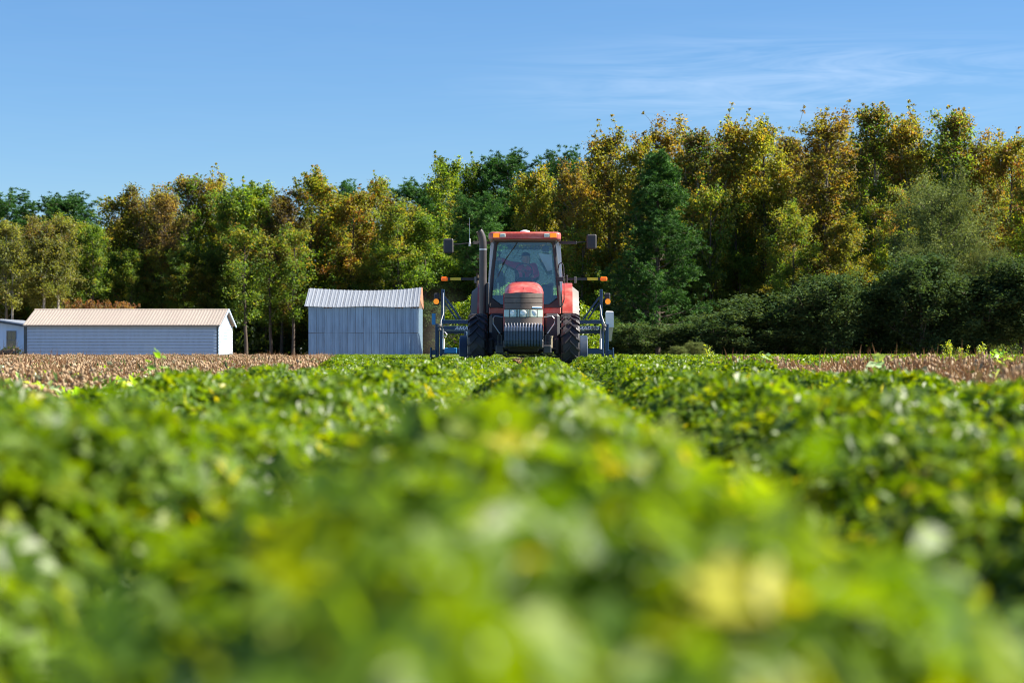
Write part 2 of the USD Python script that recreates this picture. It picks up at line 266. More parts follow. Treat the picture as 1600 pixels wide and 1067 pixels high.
def leafy_tree(seed, h, wid, base, pal, nb=30, rise=40, prof='oval', per=74, cl=0.58, L=0.20, W=0.13, droop=0.3, gap=0.12, toppal=None, bark='bark_dark', mat_='tree_leaf'):
    """The maker of one kind of broadleaf tree: parts trunk and crown."""
    rng = np.random.default_rng(seed)
    wood, pts, wgt, rad = skeleton(rng, h, wid, base, nb, rise, PROF[prof])
    keep = rng.uniform(0, 1, len(pts)) > gap; pts, wgt, rad = pts[keep], wgt[keep], rad[keep]
    n = len(pts); cidx = np.repeat(np.arange(n), np.where(rad < .9, per // 4, per))
    r = np.minimum(np.abs(rng.normal(0, 1, (len(cidx), 1))) ** 0.8, 1.45) * rad[cidx][:, None]
    c = pts[cidx] + rnd(rng, len(cidx)) * r * cl * np.array([1, 1, 0.75])
    c[:, 2] = np.maximum(c[:, 2], 0.15)
    v, f = leaves(c, L, W, rng, up=0.35, droop=droop)
    ct = pick(rng, n, pal[0], pal[1])
    if toppal is not None:
        top = rng.uniform(0, 1, n) < np.clip((wgt - toppal[2]) / 0.25, 0, 0.78); ct[top] = pick(rng, n, toppal[0], toppal[1])[top]
    k_ = h / np.percentile(v[:, 2], 99.7); v = v * k_; wood.vertices = wood.vertices * k_
    lt = ct[cidx]; other = rng.uniform(0, 1, len(lt)) < 0.22; lt[other] = pick(rng, len(lt), pal[0], pal[1])[other]
    tone = np.repeat(lt * rng.uniform(0.8, 1.2, (len(lt), 1)), 4, axis=0)
    def make(p):
        obj('trunk', wood, M[bark], p, smooth=True); obj('crown', (v, f), M[mat_], p, tone=tone)
    return make
def pine_tree(seed, h, wid, base, pal, nb=30, per=34, prof='round', rise=20, cl=0.42):
    """A loblolly pine: tufts of long needles on the limb ends."""
    rng = np.random.default_rng(seed)
    wood, pts, wgt, rad = skeleton(rng, h, wid, base, nb, rise, PROF[prof], lean=0.15, shoots=0)
    pts = pts[rad > .9]
    n = len(pts); sub = np.repeat(pts, 5, 0) + rnd(rng, n * 5) * cl * rng.uniform(0.3, 1.0, (n * 5, 1)); ct = pick(rng, len(sub), pal[0], pal[1])
    idx = np.repeat(np.arange(len(sub)), per // 2); d = rnd(rng, len(idx)); d[:, 2] = d[:, 2] * 0.7 + 0.35; d /= np.linalg.norm(d, axis=1, keepdims=True)
    Ln = rng.uniform(0.16, 0.30, (len(idx), 1)); s = np.cross(d, rnd(rng, len(idx))); s /= np.linalg.norm(s, axis=1, keepdims=True)
    b = sub[idx] + d * 0.03; v = np.stack([b - s * 0.028, b + s * 0.028, b + d * Ln], 1).reshape(-1, 3); f = np.arange(len(idx) * 3).reshape(-1, 3)
    k_ = h / np.percentile(v[:, 2], 99.7); v = v * k_; wood.vertices = wood.vertices * k_
    tone = np.repeat(ct[idx] * rng.uniform(0.75, 1.25, (len(idx), 1)), 3, axis=0)
    def make(p):
        obj('trunk', wood, M['bark_dark'], p, smooth=True); obj('crown', (v, f), M['needle'], p, tone=tone)
    return make
GREEN = ([(0.055, 0.105, 0.018), (0.075, 0.13, 0.02), (0.11, 0.15, 0.022), (0.16, 0.15, 0.025)], [4, 4, 3, 1])
LIME = ([(0.10, 0.16, 0.018), (0.16, 0.19, 0.02), (0.24, 0.20, 0.018), (0.06, 0.11, 0.018)], [4, 3, 1.5, 2])
OLIVE = ([(0.12, 0.125, 0.04), (0.16, 0.15, 0.05), (0.085, 0.10, 0.03), (0.20, 0.15, 0.06)], [4, 3, 3, 1])
RUST = ([(0.22, 0.115, 0.03), (0.18, 0.135, 0.03), (0.14, 0.135, 0.03), (0.25, 0.155, 0.03)], [3, 4, 4, 2])
AMBER = ([(0.27, 0.14, 0.03), (0.22, 0.17, 0.03), (0.14, 0.15, 0.025), (0.30, 0.12, 0.03)], [2, 3, 4, 1])
GOLD = ([(0.22, 0.18, 0.025), (0.15, 0.15, 0.025), (0.10, 0.125, 0.025), (0.30, 0.17, 0.025)], [3, 4, 3, 1])
BROWN = ([(0.16, 0.10, 0.05), (0.20, 0.12, 0.055), (0.11, 0.09, 0.04), (0.13, 0.12, 0.035)], [3, 3, 2, 2])
PINEC = ([(0.020, 0.062, 0.012), (0.03, 0.085, 0.016), (0.055, 0.12, 0.02)], [4, 4, 2])
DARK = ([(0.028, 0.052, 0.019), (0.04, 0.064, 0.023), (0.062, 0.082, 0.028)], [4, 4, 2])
SAGE = ([(0.075, 0.092, 0.032), (0.105, 0.115, 0.042), (0.05, 0.066, 0.024)], [4, 3, 3])
SUMAC = ([(0.22, 0.07, 0.035), (0.22, 0.105, 0.045), (0.14, 0.10, 0.035)], [3, 3, 3])
T_RUST = (RUST[0], RUST[1], 0.45); T_AMBER = (AMBER[0], AMBER[1], 0.5); T_BROWN = (BROWN[0], BROWN[1], 0.55); T_GOLD = (GOLD[0], GOLD[1], 0.5)
KIND = {}   # every kind: (maker, its own height)
def kind(key, make, h): KIND[key] = (make, h)
kind('green_a', leafy_tree(11, 16, 7.5, 0.14, GREEN), 16); kind('green_b', leafy_tree(12, 16, 8.0, 0.10, GREEN, toppal=T_GOLD, prof='round'), 16)
kind('lime_a', leafy_tree(21, 16, 7.2, 0.12, LIME), 16); kind('lime_b', leafy_tree(22, 16, 7.6, 0.08, LIME, toppal=T_AMBER), 16)
kind('olive_a', leafy_tree(31, 16, 6.5, 0.24, OLIVE, L=0.2, W=0.11, per=62, bark='bark_pale'), 16); kind('olive_b', leafy_tree(32, 16, 7.0, 0.30, OLIVE, L=0.2, W=0.11, per=62, prof='vase', bark='bark_pale', toppal=T_BROWN), 16)
kind('rust_a', leafy_tree(41, 18, 7.8, 0.22, GOLD, nb=34, toppal=T_RUST, gap=0.3, rise=50, bark='bark_mid'), 18); kind('rust_b', leafy_tree(42, 18, 8.5, 0.28, RUST, nb=34, prof='vase', gap=0.32, rise=52, bark='bark_mid'), 18); kind('rust_c', leafy_tree(43, 18, 7.4, 0.22, GREEN, nb=34, toppal=T_BROWN, gap=0.3, rise=48, bark='bark_pale'), 18)
kind('amber_a', leafy_tree(51, 16, 7.2, 0.14, LIME, toppal=T_AMBER, gap=0.15), 16); kind('amber_b', leafy_tree(52, 16, 7.4, 0.2, AMBER, gap=0.2), 16)
kind('gold_a', leafy_tree(61, 16, 7.4, 0.14, GOLD, gap=0.15), 16); kind('brown_a', leafy_tree(71, 16, 7.0, 0.25, BROWN, gap=0.3, rise=55), 16)
kind('pine_a', pine_tree(81, 16, 6.6, 0.55, PINEC, nb=46, per=44, cl=.55), 16); kind('pine_b', pine_tree(82, 16, 6.2, 0.48, PINEC, nb=50, per=44, cl=.55), 16); kind('pine_full', pine_tree(83, 16, 9.5, 0.08, PINEC, nb=84, prof='cone', rise=8, cl=0.6, per=50), 16)
kind('sage_a', leafy_tree(91, 13, 9.0, 0.06, SAGE, nb=60, per=90, L=0.18, W=0.08, prof='round', rise=22, cl=0.75, gap=0.02, mat_='shrub_leaf'), 13)
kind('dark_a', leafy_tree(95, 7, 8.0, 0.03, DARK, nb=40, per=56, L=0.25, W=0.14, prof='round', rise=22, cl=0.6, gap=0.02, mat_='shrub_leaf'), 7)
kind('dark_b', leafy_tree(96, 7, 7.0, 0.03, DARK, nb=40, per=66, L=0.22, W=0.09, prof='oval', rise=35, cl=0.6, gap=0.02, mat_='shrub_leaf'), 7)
kind('sumac', leafy_tree(97, 3.2, 3.2, 0.1, SUMAC, nb=16, per=40, L=0.22, W=0.07, prof='round', rise=50, cl=0.3, gap=0.1), 3.2)
kind('thin_a', leafy_tree(98, 12, 4.8, 0.42, OLIVE, nb=18, per=50, L=0.2, W=0.12, rise=45, gap=0.2, bark='bark_pale'), 12)
kind('thin_b', leafy_tree(99, 12, 5.4, 0.24, GREEN, nb=18, per=44, L=0.2, W=0.12, rise=45, gap=0.2, toppal=T_GOLD), 12)
CLASSES = {}
def klass(key):
    if key not in CLASSES:
        CLASSES[key] = kindclass('kind_of_' + key); KIND[key][0](CLASSES[key])
    return CLASSES[key]

# ------------------------------------------------------------------ ground
rg = np.random.default_rng(5)
gx = np.concatenate([[-900, -300, -120], np.linspace(-70, 70, 71), [120, 300, 900]]); gy = np.concatenate([[-60, -10], np.linspace(0, 240, 100), [400, 1200]])
GX, GY = np.meshgrid(gx, gy, indexing='ij'); P = np.stack([GX, GY, 0 * GX], -1)
P[..., 2] = -0.02 + 0.05 * (meshkit.noise(P * [0.5, 0.5, 1], 3) - 0.5) * (np.abs(GX) < 75)
ni, nj = GX.shape; I = np.arange(ni * nj).reshape(ni, nj)
obj('ground', (P.reshape(-1, 3), np.stack([I[:-1, :-1], I[1:, :-1], I[1:, 1:], I[:-1, 1:]], -1).reshape(-1, 4)), M['soil'], smooth=True, kind='structure')

# ------------------------------------------------------------------ buildings
def sheet_ribs(x0, x1, n, amp, zfun_low, zfun_high, y0, y1, t=0.004):
    """One roof or wall sheet with raised ribs between two edges (functions of x that give z); returns a thin closed mesh."""
    w = (x1 - x0) / n; xs = []; hs = []
    for k in range(n):
        for a, b in ((0, 0), (.35, 0), (.42, 1), (.58, 1), (.65, 0)): xs.append(x0 + (k + a) * w); hs.append(b * amp)
    xs.append(x1); hs.append(0); xs = np.array(xs); hs = np.array(hs)
    a = np.stack([xs, np.full_like(xs, y0), zfun_low(xs)], 1); b = np.stack([xs, np.full_like(xs, y1), zfun_high(xs)], 1)
    d = (b - a).mean(0); nrm = np.cross([1, 0, 0], d); nrm /= np.linalg.norm(nrm)
    top = np.vstack([a + nrm * hs[:, None], b + nrm * hs[:, None]]); v = np.vstack([top, top - nrm * t]); m = len(xs); k = np.arange(m - 1)
    q = [np.stack([k, k + 1, k + 1 + m, k + m], 1), np.stack([k + 2 * m, k + 3 * m, k + 1 + 3 * m, k + 1 + 2 * m], 1), np.stack([k, k + 2 * m, k + 2 * m + 1, k + 1], 1), np.stack([k + m, k + m + 1, k + 3 * m + 1, k + 3 * m], 1)]
    return (v, np.vstack(q))
def gable(x, y0, y1, eave, ridge, t=0.08, z0=0): ym = (y0 + y1) / 2; return ext_x([(y0, z0), (y1, z0), (y1, eave), (ym, ridge), (y0, eave)], x, x + t)

# long white shed with a tan ribbed roof, its lit gable end towards the tractor
sx0, sx1, sy0, sy1, se, sr = -32.55, -20.45, 125.0, 130.6, 2.24, 3.24
sh = thing('shed', 'long low pale clapboard shed with tan ribbed metal roof', 'shed', (0, 0, 0))
obj('sheathing', box(sx0 + .08, sx1 - .08, sy0 + .041, sy0 + .055, 0, se - .01), M['dark_trim'], sh)  # dark sheet added behind the board gaps to draw the shadow lines
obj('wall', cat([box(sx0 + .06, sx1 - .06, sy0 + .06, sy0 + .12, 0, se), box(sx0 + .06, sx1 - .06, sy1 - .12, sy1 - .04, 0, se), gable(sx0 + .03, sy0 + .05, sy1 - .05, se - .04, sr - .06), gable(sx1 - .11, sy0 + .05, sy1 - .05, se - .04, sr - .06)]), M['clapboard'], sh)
nb = 11; bh = (se - .03) / nb
for k in range(nb):
    z = k * bh
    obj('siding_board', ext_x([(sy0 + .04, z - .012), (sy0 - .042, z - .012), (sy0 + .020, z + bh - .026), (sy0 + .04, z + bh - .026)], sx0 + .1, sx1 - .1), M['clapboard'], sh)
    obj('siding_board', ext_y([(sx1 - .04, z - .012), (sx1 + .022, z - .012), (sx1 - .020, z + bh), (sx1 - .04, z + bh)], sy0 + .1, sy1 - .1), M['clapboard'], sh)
for k in range(4):
    z = se - .03 + k * .235; half = max(0.12, (sy1 - sy0) / 2 * (1 - (k * .235 + .235) / (sr - se))) 
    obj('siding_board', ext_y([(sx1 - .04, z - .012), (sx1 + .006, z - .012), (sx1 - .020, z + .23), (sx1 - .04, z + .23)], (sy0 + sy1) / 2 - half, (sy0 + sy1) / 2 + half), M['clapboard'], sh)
for (x, y) in ((sx0, sy0), (sx1, sy0), (sx1, sy1)):
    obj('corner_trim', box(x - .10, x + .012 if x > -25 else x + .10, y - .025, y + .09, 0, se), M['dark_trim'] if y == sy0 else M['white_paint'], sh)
obj('eave_trim', box(sx0 - .1, sx1 + .12, sy0 - .20, sy0 - .17, se - .10, se + .02), M['grey_plastic'], sh)
nr = 13; wr = (sx1 - sx0 + .32) / nr
for k in range(nr):
    x = sx0 - .12 + k * wr; ov = 0.24; dz = (sr - se) / ((sy1 - sy0) / 2)
    obj('roof_sheet', sheet_ribs(x, x + wr - .004, 5, .024, lambda q: 0 * q + se - ov * dz + .07, lambda q: 0 * q + sr + .05, sy0 - ov, (sy0 + sy1) / 2), M['tan_roof'], sh)
bk = sheet_ribs(-(sx1 + .2), -(sx0 - .12), 60, .024, lambda q: 0 * q + se - ov * dz + .07, lambda q: 0 * q + sr + .05, -(sy1 + ov), -(sy0 + sy1) / 2)
obj('rear_roof', (bk[0] * [-1, -1, 1], bk[1]), M['tan_roof'], sh)
rk = cat([bar((sx1 + .23, sy0 - ov, se - ov * dz + .04), (sx1 + .23, (sy0 + sy1) / 2, sr + .02), .03, .13), bar((sx1 + .23, sy1 + ov, se - ov * dz + .04), (sx1 + .23, (sy0 + sy1) / 2, sr + .02), .03, .13)])
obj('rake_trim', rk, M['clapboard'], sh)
obj('ridge_cap', ext_x([((sy0 + sy1) / 2 - .16, sr + .01), ((sy0 + sy1) / 2, sr + .085), ((sy0 + sy1) / 2 + .16, sr + .01), ((sy0 + sy1) / 2, sr + .055)], sx0 - .13, sx1 + .22), M['tan_roof'], sh)

# old tin barn
bx0, bx1, by0, by1, be, br = -17.74, -9.42, 150.0, 155.2, 3.97, 5.42
bn = thing('barn', 'weathered grey tin barn with shade tinted walls, sagging metal roof and bent rusty corner', 'barn')
obj('frame', cat([box(bx0 + .1, bx1 - .1, by0 + .06, by0 + .16, 0, be), box(bx0 + .1, bx1 - .1, by1 - .16, by1 - .06, 0, be), gable(bx0 + .06, by0 + .06, by1 - .06, be, br - .1), gable(bx1 - .14, by0 + .06, by1 - .06, be, br - .1)]), M['rough_wood'], bn)
rb = np.random.default_rng(8); ns = 14; ws = (bx1 - bx0) / ns; mid = 1.98
for k in range(ns):
    x = bx0 + k * ws
    for lo, hi, yy in ((0.0, mid - .012, by0 + .0), (mid + .016, be + .02, by0 - .02)):
        yo = rb.normal(0, .006); zo = rb.normal(0, .012); fl = 0.25 if (k == ns - 1 and lo == 0) else 0
        s = sheet_ribs(x, x + ws - .028, 2, .02, lambda q: 0 * q + lo, lambda q: 0 * q + hi + zo, yy + yo - fl * .5, yy + yo)
        if fl: s[0][:, 0] += np.clip((s[0][:, 0] - x) / ws, 0, 1) * fl * 1.6 * np.clip(1 - s[0][:, 2] / mid, 0, 1) ** .5
        obj('wall_sheet', s, M['shade_blue_tin'], bn)
for yy in np.linspace(by0, by1 - .9, 6): obj('side_sheet', box(bx1 - .055, bx1 - .03, yy + .02, yy + .86, 0, be - .1), M['shade_blue_tin'], bn)
sag = lambda q: br - 0.16 * np.sin(PI * np.clip((q - bx0) / (bx1 - bx0), 0, 1)) ** 1 + 0.10 * np.clip((q - bx1 + 2.0) / 2.2, 0, 1) ** 2
low = lambda q: be - .02 + .035 * np.sin(q * 1.3) + 0.0 * q
nr = 15; x0r = bx0 - .28; wr = (bx1 + .05 - x0r) / nr
for k in range(nr):
    x = x0r + k * wr
    obj('roof_sheet', sheet_ribs(x, x + wr - .025, 2, .03, low, sag, by0 - .3, (by0 + by1) / 2), M['barn_roof_tin'], bn)
bk = sheet_ribs(-(bx1 + .05), -x0r, 30, .025, lambda q: 0 * q + be, lambda q: sag(-q), -(by1 + .3), -(by0 + by1) / 2)
obj('rear_roof', (bk[0] * [-1, -1, 1], bk[1]), M['barn_roof_tin'], bn)
ym = (by0 + by1) / 2
v = np.array([(bx1 + .04, by0 + .9, be + .52), (bx1 + .04, ym, br + .10), (bx1 + .10, ym + .1, br + .05), (bx1 + .33, by0 + .2, be - .18), (bx1 + .14, by0 + .5, be + .1)])
obj('bent_roof_sheet', (np.vstack([v, v + [.01, .02, -.01]]), np.array([[0, 1, 2], [0, 2, 3], [0, 3, 4], [5, 7, 6], [5, 8, 7], [5, 9, 8], [0, 5, 6], [0, 6, 1], [1, 6, 7], [1, 7, 2], [2, 7, 8], [2, 8, 3], [3, 8, 9], [3, 9, 4], [4, 9, 5], [4, 5, 0]])), M['rust'], bn, label='bent rusty corner sheet of the roof')
obj('eave_board', box(bx0 - .1, bx1, by0 - .02, by0 + .03, be - .14, be - .05), M['rough_wood'], bn)

# little white house, mostly outside the picture
hx1, hy = -34.1, 131.0
ho = thing('house', 'small white house with dark eaves and one sash window', 'house')
hz = lambda x: 2.62 - 0.165 * abs(x + 36.2)
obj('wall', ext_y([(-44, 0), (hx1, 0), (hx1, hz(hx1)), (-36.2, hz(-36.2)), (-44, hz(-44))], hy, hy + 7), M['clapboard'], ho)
for s, xe in ((1, hx1 + .35), (-1, -44.4)):
    a, b = (-36.2, hz(-36.2)), (xe, hz(xe))
    obj('roof', ext_y([(a[0], a[1] + .05), (b[0], b[1] + .05), (b[0], b[1] + .13), (a[0], a[1] + .13)], hy - .35, hy + 7.4), M['barn_roof_tin'], ho)
    obj('fascia', ext_y([(a[0], a[1] - .07), (b[0], b[1] - .07), (b[0], b[1] + .045), (a[0], a[1] + .045)], hy - .37, hy - .33), M['dark_trim'], ho)
w = obj('window', cat([box(-35.36, -35.30, hy - .05, hy + .01, .72, 1.95), box(-34.78, -34.72, hy - .05, hy + .01, .72, 1.95), box(-35.30, -34.78, hy - .05, hy + .01, 1.89, 1.95), box(-35.30, -34.78, hy - .05, hy + .01, .72, .78), box(-35.30, -34.78, hy - .045, hy + .0, 1.30, 1.36), box(-35.055, -35.03, hy - .04, hy - .005, 1.36, 1.89)]), M['grey_plastic'], ho)
obj('pane', box(-35.30, -34.78, hy - .03, hy - .024, .78, 1.30), M['house_glass'], str(w.GetPath())); obj('pane', box(-35.30, -34.78, hy - .022, hy - .016, 1.36, 1.89), M['house_glass'], str(w.GetPath()))
obj('curtain', box(-35.30, -34.78, hy - .012, hy - .004, .78, 1.89), M['dark_trim'], ho)

# ------------------------------------------------------------------ the wood
# (u of the trunk, v of the top, distance, kind, width factor, label)
TREES = [
 (-70, 300, 176, 'green_b', 1.0, 'broad green tree at the outer end of the wood, beyond the white house'),
 (12, 297, 184, 'pine_a', 1.25, 'round dark pine top standing highest behind the white house'),
 (104, 303, 186, 'pine_b', 1.25, 'second dark pine top from the white house, above the end of the tan roof'),
 (10, 345, 166, 'olive_a', 1.0, 'olive tree with pale trunk growing just behind the white house'),
 (62, 338, 164, 'olive_b', .95, 'pale trunked olive tree behind the gap between white house and tan roof'),
 (98, 340, 165, 'olive_a', .9, 'olive tree with bare pale stem over the house end of the tan roof'),
 (146, 352, 166, 'green_a', .8, 'short green tree in the dip of the skyline beside the second pine'),
 (190, 300, 172, 'gold_a', 1.0, 'yellowish olive tree rising where the skyline climbs after the pines'),
 (222, 290, 172, 'olive_b', 1.0, 'feathery topped olive tree over the first third of the tan roof'),
 (258, 296, 168, 'brown_a', .9, 'thin brownish tree over the middle of the tan roof'),
 (292, 275, 172, 'rust_c', 1.0, 'brown topped tree with ragged crown over the tan roof'),
 (334, 268, 173, 'rust_a', .95, 'tallest brown tipped tree above the shed with the tan roof'),
 (365, 292, 167, 'green_a', 1.0, 'green tree above the lit gable end of the long shed'),
 (404, 284, 168, 'lime_a', 1.0, 'bright yellow green tree over the gap between the two sheds'),
 (440, 300, 166, 'brown_a', .85, 'bare looking brown tree over the gap beside the tin barn'),
 (484, 264, 168, 'lime_b', 1.1, 'tall orange topped green tree above the near end of the tin barn roof'),
 (528, 282, 182, 'pine_a', 1.1, 'round dark pine showing between orange crowns above the tin barn'),
 (552, 300, 168, 'amber_b', 1.0, 'orange leaved tree above the middle of the tin barn'),
 (590, 278, 170, 'amber_a', .85, 'slender orange and green tree with bare twigs on top above the tin barn'),
 (622, 312, 164, 'green_b', 1.0, 'fresh green tree above the bent end of the tin barn roof'),
 (655, 283, 182, 'pine_b', 1.3, 'wide rounded dark pine behind the bent end of the barn'),
 (664, 330, 165, 'green_a', .95, 'leafy green tree above the dust beside the barn'),
 (700, 246, 170, 'lime_a', .9, 'tall yellow green tree above the tractor mirror that has the aerial'),
 (740, 252, 172, 'green_a', .8, 'slim green tree rising above the exhaust stack'),
 (792, 238, 172, 'pine_b', 1.05, 'tall pine with tufted crown straight above the cab roof'),
 (745, 300, 160, 'pine_a', 1.0, 'lower dark pine behind the exhaust stack'),
 (838, 262, 168, 'gold_a', .9, 'golden green tree beside the tufted pine above the cab'),
 (880, 231, 174, 'pine_a', .8, 'small pine tip poking up where the skyline steps higher'),
 (900, 252, 164, 'rust_b', .95, 'rusty tree above the lone mirror on the cab'),
 (950, 196, 166, 'rust_a', 1.0, 'tall rust and green tree where the high skyline begins'),
 (1040, 184, 166, 'rust_b', 1.05, 'tall russet tree rising behind the dark full pine'),
 (1000, 218, 162, 'gold_a', .9, 'golden tree just beside the top of the dark full pine'),
 (1028, 241, 146, 'pine_full', 1.0, 'big dark full pine standing in front of the rusty trees'),
 (1092, 204, 162, 'rust_c', .9, 'brown green tree between the full pine and the tallest green crowns'),
 (1148, 178, 164, 'rust_a', 1.05, 'tall green and orange tree with several pointed tops'),
 (1195, 188, 162, 'gold_a', .95, 'golden green tree beside the one with several pointed tops'),
 (1232, 206, 166, 'brown_a', .9, 'thin brown tree with sky showing through its top'),
 (1292, 168, 158, 'rust_b', 1.15, 'tall open rusty tree with dark forked trunk'),
 (1240, 318, 150, 'green_b', .9, 'low dark green leafy tree beside the forked trunk'),
 (1320, 338, 148, 'gold_a', .85, 'low yellow tree in front of the forked trunk'),
 (1368, 166, 162, 'rust_c', 1.0, 'tall green crowned tree next to the rusty forked one'),
 (1418, 174, 160, 'rust_a', 1.05, 'tall rust tinged tree above the sage green rounded one'),
 (1398, 292, 150, 'amber_a', .75, 'small bright yellow orange tree beside the sage green rounded one'),
 (1488, 173, 160, 'rust_c', 1.05, 'tall brownish tree with lacy top, highest above the sage rounded one'),
 (1536, 205, 160, 'rust_b', .9, 'thin brown topped tree on the falling skyline'),
 (1470, 270, 140, 'sage_a', .95, 'large rounded sage green tree with fine leaves'),
 (1580, 215, 156, 'amber_b', .95, 'orange leaved tall tree at the picture edge past the sage one'),
 (1625, 260, 148, 'amber_a', 1.0, 'orange and yellow tree at the outer corner of the wood'),
 (1690, 230, 156, 'rust_a', 1.1, 'rust and green tree beyond the outer corner of the wood'),
]
rt = np.random.default_rng(77)
for (u, v, Y, key, wf, lab) in TREES:
    p = at(u, v, Y); s = p[2] / KIND[key][1]; c = klass(key)
    thing('pine_tree' if 'pine' in key else 'tree', lab, 'tree', (p[0], Y, 0), rt.uniform(0, 360), scale=(wf * (0.55 * s + .45),) * 2 + (s,), ref=c, group='pines of the wood' if 'pine' in key else 'broadleaf trees of the wood')
# slender trees whose stems show under the crowns
STEMS = [(18, 372, 'a', 'slender pale stemmed tree beside the white house'), (70, 366, 'a', 'slender pale stemmed tree above the house end of the tan roof'), (92, 372, 'a', 'thin forked pale stem over the tan roof, next to the first slender one'),
 (385, 352, 'b', 'slender dark stemmed tree just past the lit gable of the long shed'), (424, 362, 'b', 'slender green tree in the middle of the gap between the sheds'), (458, 350, 'b', 'slender green tree touching the near end of the tin barn'),
 (1078, 300, 'b', 'slender tree with dark straight stem beside the full pine'), (1112, 282, 'b', 'dark straight stem with golden leaves behind it, past the full pine'), (1150, 296, 'b', 'slender tree below the crown with several pointed tops'), (1190, 290, 'b', 'slender dark stemmed tree over the big pale edged shrub'),
 (908, 352, 'b', 'slender green tree directly behind the lone mirror')]
for (u, v, q, lab) in STEMS:
    Y = rt.uniform(158, 163); p = at(u, v, Y); s = p[2] / 12; c = klass('thin_' + q)
    thing('slender_tree', lab, 'tree', (p[0], Y, 0), rt.uniform(0, 360), scale=(.95, .95, s), ref=c, group='slender trees along the wood edge')
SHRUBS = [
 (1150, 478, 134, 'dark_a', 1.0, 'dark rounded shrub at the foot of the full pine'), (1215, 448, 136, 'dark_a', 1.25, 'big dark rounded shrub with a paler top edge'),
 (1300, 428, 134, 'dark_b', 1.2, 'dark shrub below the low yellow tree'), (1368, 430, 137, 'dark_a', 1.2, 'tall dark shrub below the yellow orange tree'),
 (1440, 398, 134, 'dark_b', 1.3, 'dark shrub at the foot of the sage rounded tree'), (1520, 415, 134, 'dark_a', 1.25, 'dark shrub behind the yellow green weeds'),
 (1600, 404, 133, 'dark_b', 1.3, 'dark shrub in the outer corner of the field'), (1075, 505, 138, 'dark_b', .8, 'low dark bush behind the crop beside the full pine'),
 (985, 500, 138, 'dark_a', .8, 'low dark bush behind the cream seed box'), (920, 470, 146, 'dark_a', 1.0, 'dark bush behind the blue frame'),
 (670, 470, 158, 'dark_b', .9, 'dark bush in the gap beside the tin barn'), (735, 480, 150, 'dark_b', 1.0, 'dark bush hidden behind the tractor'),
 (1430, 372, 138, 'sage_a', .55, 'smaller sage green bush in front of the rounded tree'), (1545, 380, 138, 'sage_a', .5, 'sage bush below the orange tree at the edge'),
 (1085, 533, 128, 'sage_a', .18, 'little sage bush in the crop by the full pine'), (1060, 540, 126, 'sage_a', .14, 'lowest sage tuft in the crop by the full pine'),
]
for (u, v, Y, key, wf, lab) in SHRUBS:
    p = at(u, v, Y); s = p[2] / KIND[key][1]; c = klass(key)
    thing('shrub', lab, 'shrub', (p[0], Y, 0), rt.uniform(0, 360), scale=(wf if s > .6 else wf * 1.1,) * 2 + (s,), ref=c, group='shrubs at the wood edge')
for k, (u, v) in enumerate([(122, 470), (140, 468), (160, 473), (182, 471), (204, 474)]):
    p = at(u, v, 140); c = klass('sumac')
    thing('sumac_shrub', 'red orange shrub peeping over the ridge of the tan roof', 'shrub', (p[0], 140, 0), rt.uniform(0, 360), scale=(.9, .9, p[2] / 3.2), ref=c, group='red shrubs behind the long shed')
# the depth of the wood, which reads as one mass behind the trees above
sky_u = np.array([-300, 0, 60, 110, 150, 180, 222, 290, 334, 400, 430, 484, 560, 622, 700, 760, 800, 870, 950, 1000, 1040, 1145, 1220, 1290, 1365, 1490, 1540, 1600, 2000])
sky_v = np.array([310, 310, 310, 315, 345, 315, 302, 290, 290, 300, 315, 295, 315, 315, 275, 275, 270, 270, 225, 230, 215, 205, 220, 195, 190, 195, 220, 240, 240])
pos, yaw, scl, idx = [], [], [], []
for X in np.concatenate([np.arange(-64, 60, 2.2), np.arange(-60, -4, 3.0)]):              # the lower storey under the tall crowns
    k = [0, 3, 0, 2][rt.integers(0, 4)]; x = X + rt.uniform(-1.2, 1.2); y = 167.5 + rt.uniform(-2, 2) - (9 if X > 6 else 0); s = rt.uniform(.36, .62); pos.append((x, y, 0)); yaw.append(rt.uniform(0, 6.28)); scl.append((.62, .62, s)); idx.append(k)
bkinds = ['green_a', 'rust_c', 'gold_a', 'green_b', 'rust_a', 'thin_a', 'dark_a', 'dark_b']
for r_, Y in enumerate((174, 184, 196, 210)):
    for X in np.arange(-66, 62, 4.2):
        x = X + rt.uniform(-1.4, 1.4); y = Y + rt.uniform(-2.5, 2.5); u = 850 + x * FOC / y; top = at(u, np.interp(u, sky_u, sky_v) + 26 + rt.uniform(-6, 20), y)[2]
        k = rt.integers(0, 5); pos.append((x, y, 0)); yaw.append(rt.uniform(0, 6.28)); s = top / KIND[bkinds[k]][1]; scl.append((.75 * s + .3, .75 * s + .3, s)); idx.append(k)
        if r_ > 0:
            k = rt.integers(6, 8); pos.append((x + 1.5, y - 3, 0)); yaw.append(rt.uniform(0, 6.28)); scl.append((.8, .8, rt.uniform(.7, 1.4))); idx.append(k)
instancer('/World/woods', [KIND[k][0] for k in bkinds], pos, yaw, scl, idx, label='depth of the mixed autumn wood behind its front trees', cat='woods', kind='stuff')

